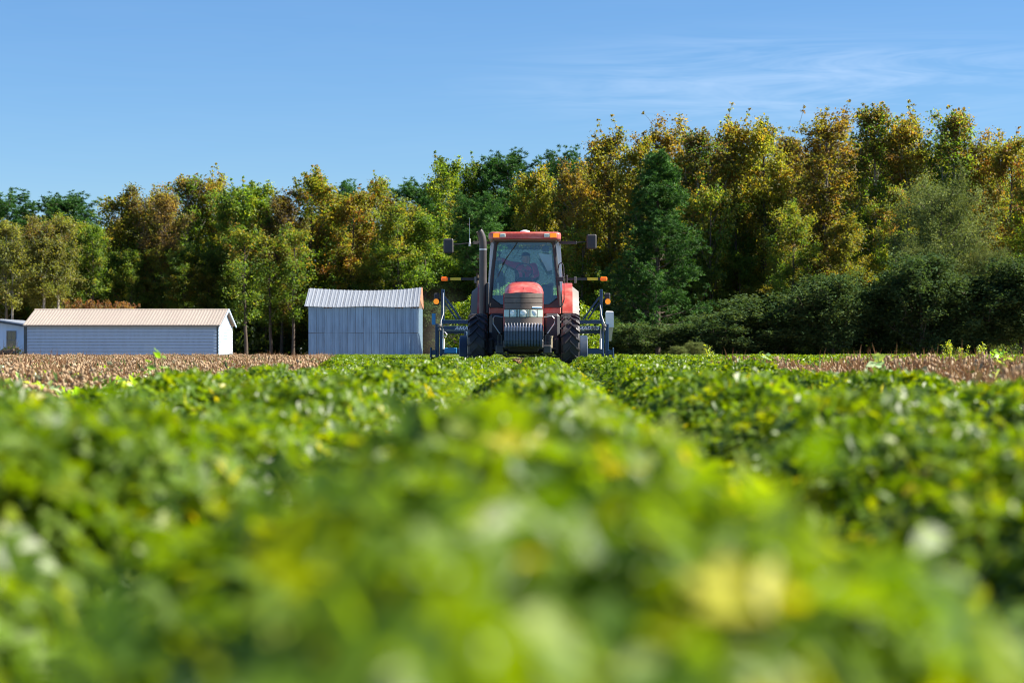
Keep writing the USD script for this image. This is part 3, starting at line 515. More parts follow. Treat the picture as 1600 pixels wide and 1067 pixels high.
pos, yaw, scl, idx = [], [], [], []
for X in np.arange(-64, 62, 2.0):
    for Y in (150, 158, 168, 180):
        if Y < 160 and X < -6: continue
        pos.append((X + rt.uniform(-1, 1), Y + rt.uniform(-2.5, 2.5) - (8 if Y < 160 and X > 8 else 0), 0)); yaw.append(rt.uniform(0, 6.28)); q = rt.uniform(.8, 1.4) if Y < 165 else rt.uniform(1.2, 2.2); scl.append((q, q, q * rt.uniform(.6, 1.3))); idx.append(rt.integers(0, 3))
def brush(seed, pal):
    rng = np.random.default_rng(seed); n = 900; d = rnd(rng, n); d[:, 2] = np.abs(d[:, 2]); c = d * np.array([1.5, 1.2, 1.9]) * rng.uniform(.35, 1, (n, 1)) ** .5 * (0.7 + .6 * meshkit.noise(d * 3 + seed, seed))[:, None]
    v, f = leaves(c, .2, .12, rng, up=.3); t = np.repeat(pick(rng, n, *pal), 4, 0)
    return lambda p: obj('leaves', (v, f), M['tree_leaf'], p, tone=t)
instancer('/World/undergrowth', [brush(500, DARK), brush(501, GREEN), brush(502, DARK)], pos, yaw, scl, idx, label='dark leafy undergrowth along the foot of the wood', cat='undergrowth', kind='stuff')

# ------------------------------------------------------------------ the crop
PEANUT = np.array([(0.125, 0.225, 0.008), (0.165, 0.275, 0.010), (0.085, 0.175, 0.008), (0.23, 0.31, 0.012)]); YEL = np.array([0.46, 0.45, 0.03])
def peanut_segment(seed, n=600, length=0.52, hh=0.37, wid=0.43, yellow=0.018, sprigs=0):
    """Half a metre of a peanut row: a mound of leaves of four leaflets each on their stalks."""
    rng = np.random.default_rng(seed)
    x = np.clip(rng.normal(0, 0.5, n), -1, 1) * wid; x = np.where(rng.uniform(0, 1, n) < .5, rng.uniform(-wid, wid, n), x); y = rng.uniform(-length / 2, length / 2, n)
    prof = np.sqrt(np.clip(1 - (np.abs(x) / (wid + .02)) ** 1.9, 0, 1)); lump = meshkit.noise(np.stack([x * 7, y * 7, 0 * x + seed], 1), seed) - .5
    z = hh * (0.22 + 0.78 * prof) * (1 - 0.75 * rng.uniform(0, 1, n) ** 1.6) + lump * (.05 if sprigs else .09)
    if sprigs: s = rng.uniform(0, 1, n) < .10; z[s] += rng.uniform(.01, .05, s.sum())
    z = np.maximum(z, .03); c = np.stack([x, y, z], 1)
    up = np.stack([x * 1.3, 0 * x, 0 * x + .85], 1) + .55 * rnd(rng, n); up /= np.linalg.norm(up, axis=1, keepdims=True)
    az = rnd(rng, n); az -= up * (az * up).sum(1, keepdims=True); az /= np.linalg.norm(az, axis=1, keepdims=True); si = np.cross(up, az)
    V, F, T = [], [], []
    base_t = PEANUT[rng.choice(4, n, p=[.4, .3, .2, .1])]; yl = rng.uniform(0, 1, n) < yellow; base_t[yl] = YEL * rng.uniform(.7, 1.1, (yl.sum(), 1))
    parts = []
    for o, ang in ((0.0, .75), (0.0, -.75), (-.022, 1.15), (-.022, -1.15)):
        d = az * math.cos(ang) + si * math.sin(ang); d = d + up * rng.normal(0.12, .25, (n, 1)); d /= np.linalg.norm(d, axis=1, keepdims=True)
        N = up + .25 * rnd(rng, n); N -= d * (N * d).sum(1, keepdims=True); N /= np.linalg.norm(N, axis=1, keepdims=True)
        parts.append(leaflets(c + az * o, d, N, rng.uniform(.032, .052, n), rng.uniform(.019, .029, n))); T.append(np.repeat(base_t * rng.uniform(.85, 1.15, (n, 1)), 7, 0))
    # stalks
    st = rng.choice(n, n // 3, replace=False); a = c[st]; b = np.stack([a[:, 0] * .45, a[:, 1] + rng.normal(0, .05, len(st)), np.maximum(a[:, 2] - .16, 0)], 1); w = np.array([.0022, 0, 0])
    sv = np.stack([a - w, a + w, b + w, b - w], 1).reshape(-1, 3); sf = (np.arange(len(st)) * 4)[:, None, None] + np.array([[0, 1, 2], [0, 2, 3]])[None]; parts.append((sv, sf.reshape(-1, 3))); T.append(np.tile([.14, .17, .04], (len(sv), 1)))
    v, f = join(parts); t = np.vstack(T)
    return lambda p: obj('leaves', (v, f), M['peanut_leaf'], p, smooth=False, tone=t)
def far_patch(seed, n=1500, size=3.0, hh=.36):
    rng = np.random.default_rng(seed); c = np.stack([rng.uniform(-size / 2, size / 2, n), rng.uniform(-size / 2, size / 2, n), 0 * np.zeros(n)], 1)
    c[:, 2] = hh * (.45 + .55 * np.abs(np.cos(c[:, 0] / .91 * PI))) * (1 - .6 * rng.uniform(0, 1, n) ** 2) + rng.normal(0, .02, n)
    v, f = leaves(c, .12, .09, rng, up=.5); t = np.repeat(PEANUT[rng.choice(4, n)], 4, 0)
    return lambda p: obj('leaves', (v, f), M['peanut_leaf'], p, tone=t)
rc = np.random.default_rng(3)
pos, yaw, scl, idx = [], [], [], []
ROWS = [-1.82, -.91, 0, .91, 1.82]
for row in ROWS:
    y1 = 49 if row < 1.5 else 112
    y = -0.6 + rc.uniform(0, .2)
    while y < y1:
        near = y < 3.2 and abs(row) < .5
        dug = 44 < y and row < 1.2
        if not (abs(row) < .5 and y < .62):
            h_ = rc.uniform(.86, 1.12) * (1.0 + .08 * math.sin(y * 1.7 + row * 5))
            if dug: h_ *= .8
            if near: h_ = rc.uniform(1.06, 1.18) if y > .95 else rc.uniform(.86, .95)
            pos.append((row + rc.normal(0, .035), y, 0)); yaw.append(rc.integers(0, 2) * PI + rc.normal(0, .12)); scl.append((rc.uniform(.92, 1.08), rc.uniform(1.0, 1.25), h_)); idx.append(rc.integers(0, 6) if not near else rc.integers(6, 8))
        y += rc.uniform(.36, .44) if y < 30 else .46
for X in np.arange(-2.73, -13, -.91):      # rows still standing beside the tractor, inside the dug side
    y = max(21.0, -X / .104)
    while y < 118:
        pos.append((X + rc.normal(0, .03), y, 0)); yaw.append(rc.integers(0, 2) * PI); scl.append((1, 1.2, rc.uniform(.86, 1.08))); idx.append(rc.integers(0, 6)); y += .46 if y < 60 else .56
for X in np.arange(2.6, 66, 2.73):          # the field that is still green, beyond the dug strip
    for Y in np.arange(33.5, 122, 3.0):
        if X > Y * .27 + 3: continue
        pos.append((X + 1.2, Y, 0)); yaw.append(rc.integers(0, 2) * PI); scl.append((1, 1, rc.uniform(.85, 1.1))); idx.append(8 + rc.integers(0, 2))
for X in np.arange(-7.0, 2, 2.7):           # a green headland beyond the tractor
    for Y in np.arange(70, 112, 3.0): pos.append((X, Y, 0)); yaw.append(0); scl.append((1, 1, .7)); idx.append(8)
instancer('/World/peanut_crop', [peanut_segment(100 + k) for k in range(6)] + [peanut_segment(200 + k, yellow=.05, sprigs=1) for k in range(2)] + [far_patch(300 + k) for k in range(2)], pos, yaw, scl, idx,
          label='rows of low green leafy peanut plants running up to the tractor', cat='crop', kind='stuff')

# dug plants lying roots up in windrows: brown roots and stems, pale pods, wilted leaves
def windrow(seed, n=330, pods=200, wl=40, size=.9, sp=.95, red=1.0):
    rng = np.random.default_rng(seed); parts, T = [], []
    b = np.stack([rng.normal(0, size * .26, n), rng.uniform(-size / 2, size / 2, n), rng.uniform(.0, .10, n)], 1); d = rnd(rng, n) * sp + [0, 0, .7]; d /= np.linalg.norm(d, axis=1, keepdims=True); L = rng.uniform(.08, .30, (n, 1)); tall = rng.uniform(0, 1, (n, 1)) < .006; L = np.where(tall, L * 1.2, L)
    s = np.cross(d, rnd(rng, n)); s /= np.linalg.norm(s, axis=1, keepdims=True); s2 = np.cross(d, s); e = b + d * L; m_ = (b + e) / 2 + rng.normal(0, .02, (n, 3))
    for q in (s, s2):
        w = .007; v = np.stack([b - q * w, b + q * w, m_ + q * w, e, m_ - q * w], 1).reshape(-1, 3); f = (np.arange(n) * 5)[:, None, None] + np.array([[0, 1, 2], [0, 2, 4], [4, 2, 3]])[None]
        parts.append((v, f.reshape(-1, 3))); T.append(np.repeat(np.array([(.52, .32, .18), (.58, .39, .24), (.34, .20, .12), (.66, .49, .31)])[rng.choice(4, n)] * [red, 1, 1 / red], 5, 0))
    o = trimesh.creation.icosphere(0, 1.0); k = len(o.vertices)
    c = np.stack([rng.normal(0, size * .28, pods), rng.uniform(-size / 2, size / 2, pods), rng.uniform(.03, .27, pods)], 1); c[:, 2] *= np.exp(-(c[:, 0] / (size * .42)) ** 2) * 1.1; ax = rnd(rng, pods)
    ov = np.array(o.vertices)[None] * .0115; al = (ov * ax[:, None, :] / .0115).sum(-1, keepdims=True); v = c[:, None] + ov + ax[:, None] * al * .012
    parts.append((v.reshape(-1, 3), ((np.arange(pods) * k)[:, None, None] + np.array(o.faces)[None]).reshape(-1, 3))); T.append(np.repeat(np.array([(.78, .56, .34), (.66, .45, .27), (.82, .66, .45)])[rng.choice(3, pods)], k, 0))
    c = np.stack([rng.normal(0, size * .30, wl), rng.uniform(-size / 2, size / 2, wl), rng.uniform(.03, .26, wl)], 1); v, f = leaves(c, .06, .034, rng, up=.1)
    parts.append((v, f)); T.append(np.repeat(np.array([(.17, .23, .10), (.30, .33, .20), (.10, .17, .04), (.33, .24, .12)])[rng.choice(4, wl)], 4, 0))
    v, f = join(parts); t = np.vstack(T)
    return lambda p: obj('roots_and_pods', (v, f), M['dry_plant'], p, tone=t)
pos, yaw, scl, idx = [], [], [], []
def strew(X, Y, hs=1.0, k=None):
    hs *= rc.uniform(.7, 1.15)
    if rc.uniform() < .10: return
    pos.append((X, Y, -.01)); yaw.append(rc.integers(0, 2) * PI + rc.normal(0, .3)); scl.append((rc.uniform(.9, 1.2), 1.15, hs * rc.uniform(.8, 1.2))); idx.append((5 + rc.integers(0, 3) if X < -2.5 and rc.uniform() < .72 else rc.integers(0, 5)))
X = -2.85
while X > -48:                               # the wide dug side, out to the sheds
    y0 = max(4.0, -X * 3.25 - 4)
    for Y in np.arange(y0, 112, .8 if X > -14 else 1.0):
        if Y > 40 and rc.uniform() < .3 or X / Y > -.108 and Y > 20: continue
        strew(X + rc.normal(0, .1), Y, 1.3)
    X -= .80 if X > -20 else 1.1
X = 2.75
while X < 10:                                 # the dug strip on the other side
    for Y in np.arange(max(4.0, X * 3.6 - 4), 32.0 + rc.uniform(-3, 1), .62): strew(X + rc.normal(0, .08), Y, 1.42)
    X += .8
for row in ROWS[:4]:                         # the rows the digger has just passed
    for Y in np.arange(52, 70, .8): strew(row, Y)
instancer('/World/dug_plants', [windrow(400 + k, red=1.08) for k in range(5)] + [windrow(410 + k, n=190, pods=400, wl=90, red=1.12) for k in range(3)], pos, yaw, scl, idx, label='brown windrows of dug peanut plants with pale pods beside the green rows', cat='dug crop', kind='stuff')

# ------------------------------------------------------------------ tractor (x across, y away from the camera, z up; y = 0 at the front axle)
TX, TY = -0.44, 44.0
tr = thing('tractor', 'red row crop tractor driving head-on through the peanut rows', 'tractor', (TX, TY, 0))
def tyre_mesh(cx, cy, cz, R, W, rim, nl, lug, skew):
    pr = [(rim, -W * .40), (R * .80, -W * .5), (R * .93, -W * .49), (R * .985, -W * .40), (R, 0), (R * .985, W * .40), (R * .93, W * .49), (R * .80, W * .5), (rim, W * .40), (rim, -W * .40)]
    t = revolve_x(pr, 44); L = []
    for k in range(nl):
        for s in (-1, 1):
            a0 = 2 * PI * (k + (.5 if s > 0 else 0)) / nl; pts = []
            for x, a in ((s * W * -.04, a0), (s * W * .30, a0 + skew * .75), (s * W * .515, a0 + skew)):
                for da in (-.42 / nl * 1.5, .42 / nl * 1.5):
                    rr = R * (1 - .10 * max(0, abs(x) / (W * .5) - .6) ** 1.5 * 2)
                    for r in (rr - .03, rr + lug): pts.append((x, -math.cos(a + da) * r, math.sin(a + da) * r))
            P = np.array(pts).reshape(3, 2, 2, 3)
            L += [hull(P[:2].reshape(-1, 3)), hull(P[1:].reshape(-1, 3))]
    return moved(t, (cx, cy, cz)), moved(cat(L), (cx, cy, cz))
def wheel(cx, cy, cz, R, W, rimr, nl, lug, s):
    ty, lg = tyre_mesh(cx, cy, cz, R, W, rimr, nl, lug, -.30)
    hub = revolve_x([(0.0, -.10), (rimr * .45, -.10), (rimr * .55, -.02), (rimr * .9, -.04), (rimr + .005, -W * .40), (rimr + .005, W * .40), (rimr * .9, .05), (rimr * .5, .08), (0.0, .08)], 32)
    w = obj('wheel', moved(hub, (cx, cy, cz)), M['grey_plastic'], tr, smooth=35)
    obj('tyre', ty, M['rubber'], str(w.GetPath()), smooth=35); obj('tread', lg, M['rubber'], str(w.GetPath()))
for s in (-1, 1):
    wheel(s * 1.02, 0, .69, .67, .40, .36, 20, .042, s)
    wheel(s * 1.04, 2.9, .95, .90, .46, .50, 22, .05, s)
obj('front_axle', cat([box(-.86, .86, -.13, .13, .56, .78, .03), box(-.24, .24, -.28, .28, .50, .86, .05), box(-.80, -.66, -.2, .2, .48, .86, .04), box(.66, .80, -.2, .2, .48, .86, .04), tube([(-.7, -.22, .62), (.7, -.22, .62)], .025)]), M['charcoal_metal'], tr)
obj('chassis', cat([box(-.33, .33, -1.25, 1.4, .55, 1.12, .04), box(-.42, .42, 1.2, 3.4, .50, 1.35, .06), tube([(-.9, 2.9, .95), (.9, 2.9, .95)], .13, 14)]), M['black_plastic'], tr)
for s in (-1, 1):
    obj('fuel_tank', box(min(s * .44, s * .80), max(s * .44, s * .80), 1.0, 2.2, .62, 1.42, .06), M['charcoal_metal'], tr)
    obj('side_panel', box(min(s * .40, s * .43), max(s * .40, s * .43), -1.0, .9, .80, 1.30, .01), M['charcoal_metal'], tr)
    obj('step', cat([box(min(s * .55, s * .84), max(s * .55, s * .84), .92, 1.12, z, z + .03) for z in (.42, .68)] + [box(min(s * .83, s * .845), max(s * .83, s * .845), .92, 1.12, .40, 1.0)]), M['black_plastic'], tr)
    obj('hydraulic_pipe', tube([(s * .44, -.95, 1.30), (s * .62, -.9, 1.33), (s * .66, -.9, 1.28), (s * .66, -.9, 1.16), (s * .50, -1.0, .93), (s * .46, -1.0, .90)], .012, 6), M['steel'], tr)
    obj('front_bracket', cat([box(min(s * .46, s * .49), max(s * .46, s * .49), -1.15, -1.1, .70, .95), box(min(s * .54, s * .565), max(s * .54, s * .565), -1.15, -1.1, .70, .95), box(min(s * .46, s * .565), max(s * .46, s * .565), -1.15, -1.1, .925, .95), box(min(s * .42, s * .60), max(s * .42, s * .60), -1.2, -.9, .52, .70, .02)]), M['charcoal_metal'], tr)
obj('hose_fitting', cat([tube([(.60, -1.12, .64), (.60, -1.12, .86)], .018, 8), tube([(.60, -1.12, .86), (.615, -1.12, .90)], .026, 8)]), M['cream_plastic'], tr)

# hood
def hood_section(y, w, zt, zb, r, n=9):
    P = [(-w * .99, zb), (-w, zt - r)]
    P += [(-w + r - r * math.cos(a), zt - r + r * math.sin(a) - .035 * (1 - math.sin(a))) for a in np.linspace(.15, PI / 2, n)]
    P += [(x, zt + .022 * (1 - (x / (w - r)) ** 2)) for x in np.linspace(-w + r, w - r, 7)[1:-1]]
    P = np.array(P); Q = P.copy(); Q[:, 0] *= -1; k = (len(P) + 0)
    half = np.array([p for p in P if p[0] < -1e-6] + [(0, zt + .022)]); mir = half[:-1][::-1] * [-1, 1]
    S = np.vstack([half, mir]); return np.column_stack([S[:, 0], np.full(len(S), y), S[:, 1]])
secs = [(1.55, .43, 2.10, 1.16, .22), (.6, .43, 2.10, 1.16, .22), (-.35, .43, 2.075, 1.12, .22), (-.75, .428, 2.02, 1.10, .22), (-1.02, .424, 1.935, 1.08, .21), (-1.20, .418, 1.865, 1.08, .19), (-1.30, .41, 1.815, 1.08, .16)]
S = [hood_section(*q) for q in secs]; m_ = len(S[0]); V = np.vstack(S); F = []
for i in range(len(S) - 1):
    for j in range(m_):
        a, b = i * m_ + j, i * m_ + (j + 1) % m_; F += [[a, a + m_, b + m_], [a, b + m_, b]]
for e, fl in ((0, False), ((len(S) - 1) * m_, True)):
    for j in range(1, m_ - 1): F.append([e, e + j, e + j + 1] if fl is False else [e, e + j + 1, e + j])
hd = obj('hood', (V, np.array(F)[:, ::-1]), M['red_paint'], tr, smooth=40)
hp = str(hd.GetPath())
obj('hood_crease', cat([tube([(x, -.60 - 0.02 * (1 - (x / .26) ** 2), 2.078 - .02 * (abs(x) / .26) ** 3) for x in np.linspace(-.26, .26, 9)], .008, 5)]), M['maroon_hub'], hp)
obj('badge', box(-.012, .012, -1.145, -1.12, 1.895, 1.925), M['black_plastic'], hp)
NOSE = lambda x, z: -1.33 - .135 * (1 - (x / .42) ** 2) - .17 * (1.83 - z)
def curved(x0, x1, z0, z1, off=0.0, th=.03, n=14, fun=NOSE):
    xs = np.linspace(x0, x1, n); g = []
    for z in (z0, z1):
        for d in (0, th): g.append(np.stack([xs, np.array([fun(x, z) for x in xs]) - off + d, np.full(n, z)], 1))
    V = np.vstack(g); k = np.arange(n - 1); i = lambda a: a * n
    q = lambda a, b: np.stack([i(a) + k, i(a) + k + 1, i(b) + k + 1, i(b) + k], 1)
    Q = np.vstack([q(0, 2), q(3, 1)[:, :], q(2, 3), q(1, 0), [[i(0), i(2), i(3), i(1)], [i(0) + n - 1, i(1) + n - 1, i(3) + n - 1, i(2) + n - 1]]])
    return trimesh.Trimesh(V, np.vstack([Q[:, [0, 1, 2]], Q[:, [0, 2, 3]]]), process=False)
gr = obj('grille', curved(-.41, .41, 1.09, 1.80, -.035, .03), M['black_plastic'], tr, smooth=35); gp = str(gr.GetPath())
for z0, z1 in ((1.715, 1.805), (1.600, 1.705), (1.468, 1.590)): obj('grille_panel', curved(-.408, .408, z0, z1), M['grille_plastic'], gp, smooth=35)
obj('grille_panel', curved(-.405, .405, 1.135, 1.285), M['grille_plastic'], gp, smooth=35)
for s in (-1, 1): obj('hood_edge', hull([(s * x, NOSE(.42, z) + d, z) for x in (.412, .434) for z in (1.0, 1.80) for d in (.012, .11)]), M['red_paint'], hp)
# the model decal: letters too small to read in the photograph, so pale marks over a blue strip
obj('decal', cat([curved(.185, .395, 1.482, 1.496, .004, .003)]), M['decal_blue'], gp)
obj('decal_marks', cat([curved(x, x + w, 1.501, 1.526, .004, .003, 3) for x, w in ((.190, .020), (.214, .018), (.236, .022), (.262, .016), (.282, .022), (.308, .018), (.330, .020), (.354, .032))]), M['decal_white'], gp)
for a, b, cs in ((-.415, -.155, (-.215,)), (-.145, .145, (0.0,)), (.155, .415, (.215,))):
    h_ = obj('headlight', curved(a, b, 1.30, 1.452, .004, .03, 8), M['lens_tint'], tr, smooth=35)
    for c in cs: obj('reflector', ball((c, NOSE(c, 1.375) + .002, 1.376), .068, (1.05, .22, 1)), M['clear_lens'], str(h_.GetPath()), smooth=True)
    obj('lens_divider', cat([curved(c + d - .006, c + d + .006, 1.302, 1.45, .010, .012, 3) for c in cs for d in (-.085, .085)]), M['black_plastic'], str(h_.GetPath()))
for k in range(13):
    x = (k - 6) * .0625
    yz = [(-1.80, .72), (-1.83, .80), (-1.83, 1.0), (-1.78, 1.06), (-1.70, 1.075), (-1.69, 1.13), (-1.655, 1.15), (-1.62, 1.12), (-1.55, 1.08), (-1.48, 1.02), (-1.47, .76), (-1.52, .68), (-1.74, .67)]
    b = ext_x(yz, x - .0225, x + .0225); core = ext_x([(p[0] * .96 - .065, (p[1] - .9) * .86 + .89) for p in yz], x - .0275, x + .0275)
    w = obj('front_weight', cat([b, core]), M['weight_iron'], tr); obj('hook', hull([(x - .02, -1.72, 1.07), (x + .02, -1.72, 1.07), (x - .02, -1.62, 1.07), (x + .02, -1.62, 1.07), (x - .006, -1.68, 1.165), (x + .006, -1.66, 1.165)]), M['steel'], str(w.GetPath()))
obj('weight_carrier', cat([box(-.43, .43, -1.50, -1.2, .62, .82, .03), box(-.42, .42, -1.47, -1.1, .82, 1.12)]), M['black_plastic'], tr)

# cab
CY, RY = 1.62, 3.35
fw = [(-.80, 1.60), (-.66, 3.10), (.66, 3.10), (.80, 1.60)]     # front frame corners, x and z
FY = lambda z: CY + .10 * (z - 1.6) / 1.5
rw = [(-.88, 1.62), (-.80, 3.10), (.80, 3.10), (.88, 1.62)]
fr = []
for (a, b) in ((0, 1), (2, 3)): fr.append(tube([(fw[a][0], FY(fw[a][1]), fw[a][1]), ((fw[a][0] + fw[b][0]) / 2 * 1.02, FY(2.35), (fw[a][1] + fw[b][1]) / 2), (fw[b][0], FY(fw[b][1]), fw[b][1])], .043, 8))
fr.append(bar((fw[0][0], FY(1.6), 1.60), (fw[3][0], FY(1.6), 1.60), .07, .07)); fr.append(bar((-.70, FY(3.12), 3.115), (.70, FY(3.12), 3.115), .08, .10))
for s in (-1, 1):
    fr.append(hull([(s * .79, FY(1.6) - .03, 1.62), (s * .79, FY(1.6) + .03, 1.62), (s * .785, FY(1.7) - .03, 1.80), (s * .785, FY(1.7) + .03, 1.80), (s * .56, FY(1.6) - .03, 1.63), (s * .56, FY(1.6) + .03, 1.63)]))
    fr.append(bar((s * .66, FY(3.1), 3.12), (s * .80, RY, 3.12), .07, .08)); fr.append(bar((s * .80, FY(1.6), 1.60), (s * .88, RY, 1.62), .06, .08))
obj('cab_frame', cat(fr), M['black_plastic'], tr, smooth=30)
for s in (-1, 1): obj('rear_post', bar((s * .88, RY, 1.62), (s * .80, RY, 3.12), .07, .07), M['sky_sheen_post'], tr); obj('door_post', bar((s * .855, 2.3, 1.62), (s * .74, 2.3, 3.10), .09, .08), M['sky_sheen_post'], tr)
wp = [(-.755, FY(1.8), 1.80), (-.55, FY(1.64), 1.645), (.55, FY(1.64), 1.645), (.755, FY(1.8), 1.80), (.655, FY(3.02), 2.98), (.58, FY(3.06), 3.06), (-.58, FY(3.06), 3.06), (-.655, FY(3.02), 2.98)]
gv = np.array(wp); gv = np.vstack([gv, gv + [0, .006, 0]]); gf = [[0, k, k + 1] for k in range(1, 7)] + [[8, 8 + k + 1, 8 + k] for k in range(1, 7)]
obj('windscreen', (gv, np.array(gf)), M['cab_glass'], tr)
for s in (-1, 1):
    q = np.array([(s * .81, FY(1.65) + .05, 1.66), (s * .87, RY - .04, 1.68), (s * .80, RY - .04, 3.07), (s * .675, FY(3.05) + .05, 3.06)])
    obj('side_window', (np.vstack([q, q - [s * .006, 0, 0]]), np.array([[0, 1, 2], [0, 2, 3], [4, 6, 5], [4, 7, 6]])), M['door_glass'], tr)
q = np.array([(-.85, RY, 1.9), (.85, RY, 1.9), (.79, RY, 3.06), (-.79, RY, 3.06)]); obj('rear_window', (np.vstack([q, q + [0, .006, 0]]), np.array([[0, 1, 2], [0, 2, 3], [4, 6, 5], [4, 7, 6]])), M['cab_glass'], tr)
obj('cab_base', cat([box(-.83, .83, CY - .02, CY + .06, 1.42, 1.575, .02)]), M['red_paint'], tr)
obj('cab_floor', cat([box(-.84, .84, CY + .062, RY, 1.42, 1.55), box(-.86, .86, RY - .05, RY + .01, 1.56, 1.9)]), M['black_plastic'], tr)
# roof: a rounded slab with lamps let into its front corners
def rbox2(x, y0, y1, z0, z1, c, r):
    pts = []
    for sx in (-1, 1):
        for yy, sy in ((y0 + c, -1), (y1 - c, 1)):
            for a in np.linspace(0, PI / 2, 5):
                px, py = sx * (x - c + c * math.sin(a)), yy + sy * c * math.cos(a)
                pts += [(px, py, z0), (px, py, z1 - r), (px * (1 - r * .35 / x), py - sy * r * .35, z1 - r * .35), (px * (1 - r / x), py - sy * r, z1)]
    return hull(pts)
ro = obj('cab_roof', rbox2(.83, 1.42, 3.45, 3.135, 3.29, .14, .05), M['red_paint'], tr, smooth=35); rp = str(ro.GetPath())
obj('roof_liner', box(-.74, .74, 1.6, 3.33, 3.10, 3.13), M['grey_plastic'], rp)
for s in (-1, 1):
    obj('amber_lamp', hull([(s * .58, 1.408, 3.16), (s * .58, 1.408, 3.255), (s * .715, 1.413, 3.16), (s * .715, 1.413, 3.255), (s * .735, 1.46, 3.17), (s * .735, 1.46, 3.245), (s * .58, 1.46, 3.16), (s * .58, 1.46, 3.255)]), M['amber_lens'], rp)
    wl = obj('work_lamp', box(min(s * .44, s * .565), max(s * .44, s * .565), 1.402, 1.45, 3.165, 3.25, .012), M['lens_tint'], rp); 
obj('roof_hatch', rbox2(.16, 1.9, 2.4, 3.285, 3.32, .05, .02), M['red_paint'], rp)
obj('receiver_dome', ball((0, 2.1, 3.322), .12, (1, 1, .42)), M['white_paint'], tr, smooth=True)
# exhaust stack on the tractor's own right
ex = [(-.93, .8, 1.30), (-.93, .8, 1.6), (-.93, .8, 2.9), (-.935, .8, 3.03), (-.955, .79, 3.14), (-.99, .775, 3.23), (-1.02, .765, 3.275)]
e = obj('exhaust_stack', cat([tube(ex, [.086, .086, .086, .086, .084, .08, .078], 18, False), tube(ex[::-1], [.070, .072, .076, .078, .08, .08, .08], 18, False)]), M['stack_metal'], tr, smooth=40); ep = str(e.GetPath())
obj('clamp_band', cat([tube([(-.93, .8, z), (-.93, .8, z + .03)], .091, 18) for z in (1.36, 2.84)]), M['steel'], ep, smooth=40)
obj('heat_shield', cat([box(-.86, -.80, .72, .9, 1.42, 2.1, .01)]), M['black_plastic'], ep)
# mirrors
for s, mx, mz in ((-1, -1.745, 2.975), (1, 1.53, 3.07)):
    mi = obj('mirror', box(mx - .115, mx + .115, 1.50, 1.60, mz - .17, mz + .17, .03), M['black_plastic'], tr, smooth=25); mp = str(mi.GetPath())
    obj('mirror_face', box(mx - .095, mx + .095, 1.601, 1.605, mz - .15, mz + .15), M['mirror_face'], mp)
    end = (s * .80, 1.72, 3.06); mid_ = (s * 1.18, 1.6, 3.05)
    obj('mirror_arm', cat([bar(end, mid_, .05, .07), tube([mid_, (mx - s * .0, 1.57, mz + .02)], .013, 6), tube([(mx, 1.505, mz - .06), (mx, 1.49, mz - .06)], .03, 10)]), M['black_plastic'], mp)
an = obj('aerial', tube([(-1.26, 1.6, 3.08), (-1.262, 1.6, 3.4), (-1.27, 1.6, 3.62)], [.006, .005, .004], 5), M['steel'], tr)
obj('aerial_base', cat([tube([(-1.26, 1.6, 2.97), (-1.26, 1.6, 3.06)], .026, 10), tube([(-1.26, 1.6, 3.06), (-1.26, 1.6, 3.15)], .014, 8)]), M['white_paint'], str(an.GetPath()))
# rear mudguards and their pale extensions
def arc(x0, x1, r0, r1, a0, a1, cy=2.9, cz=.95, n=18):
    A = np.linspace(a0, a1, n); P = [(cy - r1 * math.cos(a), cz + r1 * math.sin(a)) for a in A] + [(cy - r0 * math.cos(a), cz + r0 * math.sin(a)) for a in A[::-1]]
    return ext_x(P, min(x0, x1), max(x0, x1))
for s in (-1, 1):
    f = obj('mudguard', cat([arc(s * .87, s * 1.10, 1.17, 1.22, .42, 2.7), arc(s * .86, s * .88, .9, 1.218, .42, 2.7)]), M['red_paint'], tr, smooth=30)
    m = arc(s * 1.10, s * 1.25, 1.12, 1.15, .45, 2.6); m.vertices[:, 2] -= np.clip((np.abs(m.vertices[:, 0]) - 1.10) / .15, 0, 1) * .12
    obj('mudguard_extension', m, M['grey_plastic'], str(f.GetPath()), smooth=30)
    # warning lamp arms
    x_out = 1.93 if s > 0 else 1.99
    a = obj('lamp_arm', cat([bar((s * .95, 3.0, 2.27), (s * (x_out - .16), 3.0, 2.275), .035, .06), box(min(s * .95, s * 1.0), max(s * .95, s * 1.0), 2.96, 3.04, 2.16, 2.36, .01)]), M['black_plastic'], tr); ap = str(a.GetPath())
    obj('reflector', box(min(s * (x_out - .47), s * (x_out - .22)), max(s * (x_out - .47), s * (x_out - .22)), 2.965, 2.975, 2.237, 2.305), M['yellow_reflector'], ap)
    obj('lamp', box(min(s * (x_out - .16), s * x_out), max(s * (x_out - .16), s * x_out), 2.94, 3.06, 2.225, 2.32, .02), M['orange_lens'], ap, smooth=25)
    obj('bracket', box(min(s * 1.15, s * 1.20), max(s * 1.15, s * 1.20), 2.94, 2.964, 2.17, 2.33, .005), M['grey_plastic'], ap)
obj('grab_rail', tube([(.76, 1.62, 2.42), (.78, 1.55, 2.55), (.84, 1.58, 2.60), (.885, 1.62, 2.52), (.90, 1.64, 2.2), (.90, 1.64, 1.75), (.86, 1.60, 1.62), (.80, 1.6, 1.58)], .014, 6), M['black_plastic'], tr, smooth=True)
obj('hinge', cat([box(.74, .90, 1.60, 1.68, 2.17, 2.27, .01), box(.86, .92, 1.62, 1.75, 2.24, 2.34, .01)]), M['black_plastic'], tr)
obj('wiper', cat([tube([(-.16, FY(3.1) - .04, 3.08), (-.52, FY(2.55) - .03, 2.55)], .009, 5), bar((-.40, FY(2.75) - .03, 2.75), (-.62, FY(2.25) - .02, 2.28), .015, .03)]), M['black_plastic'], tr)
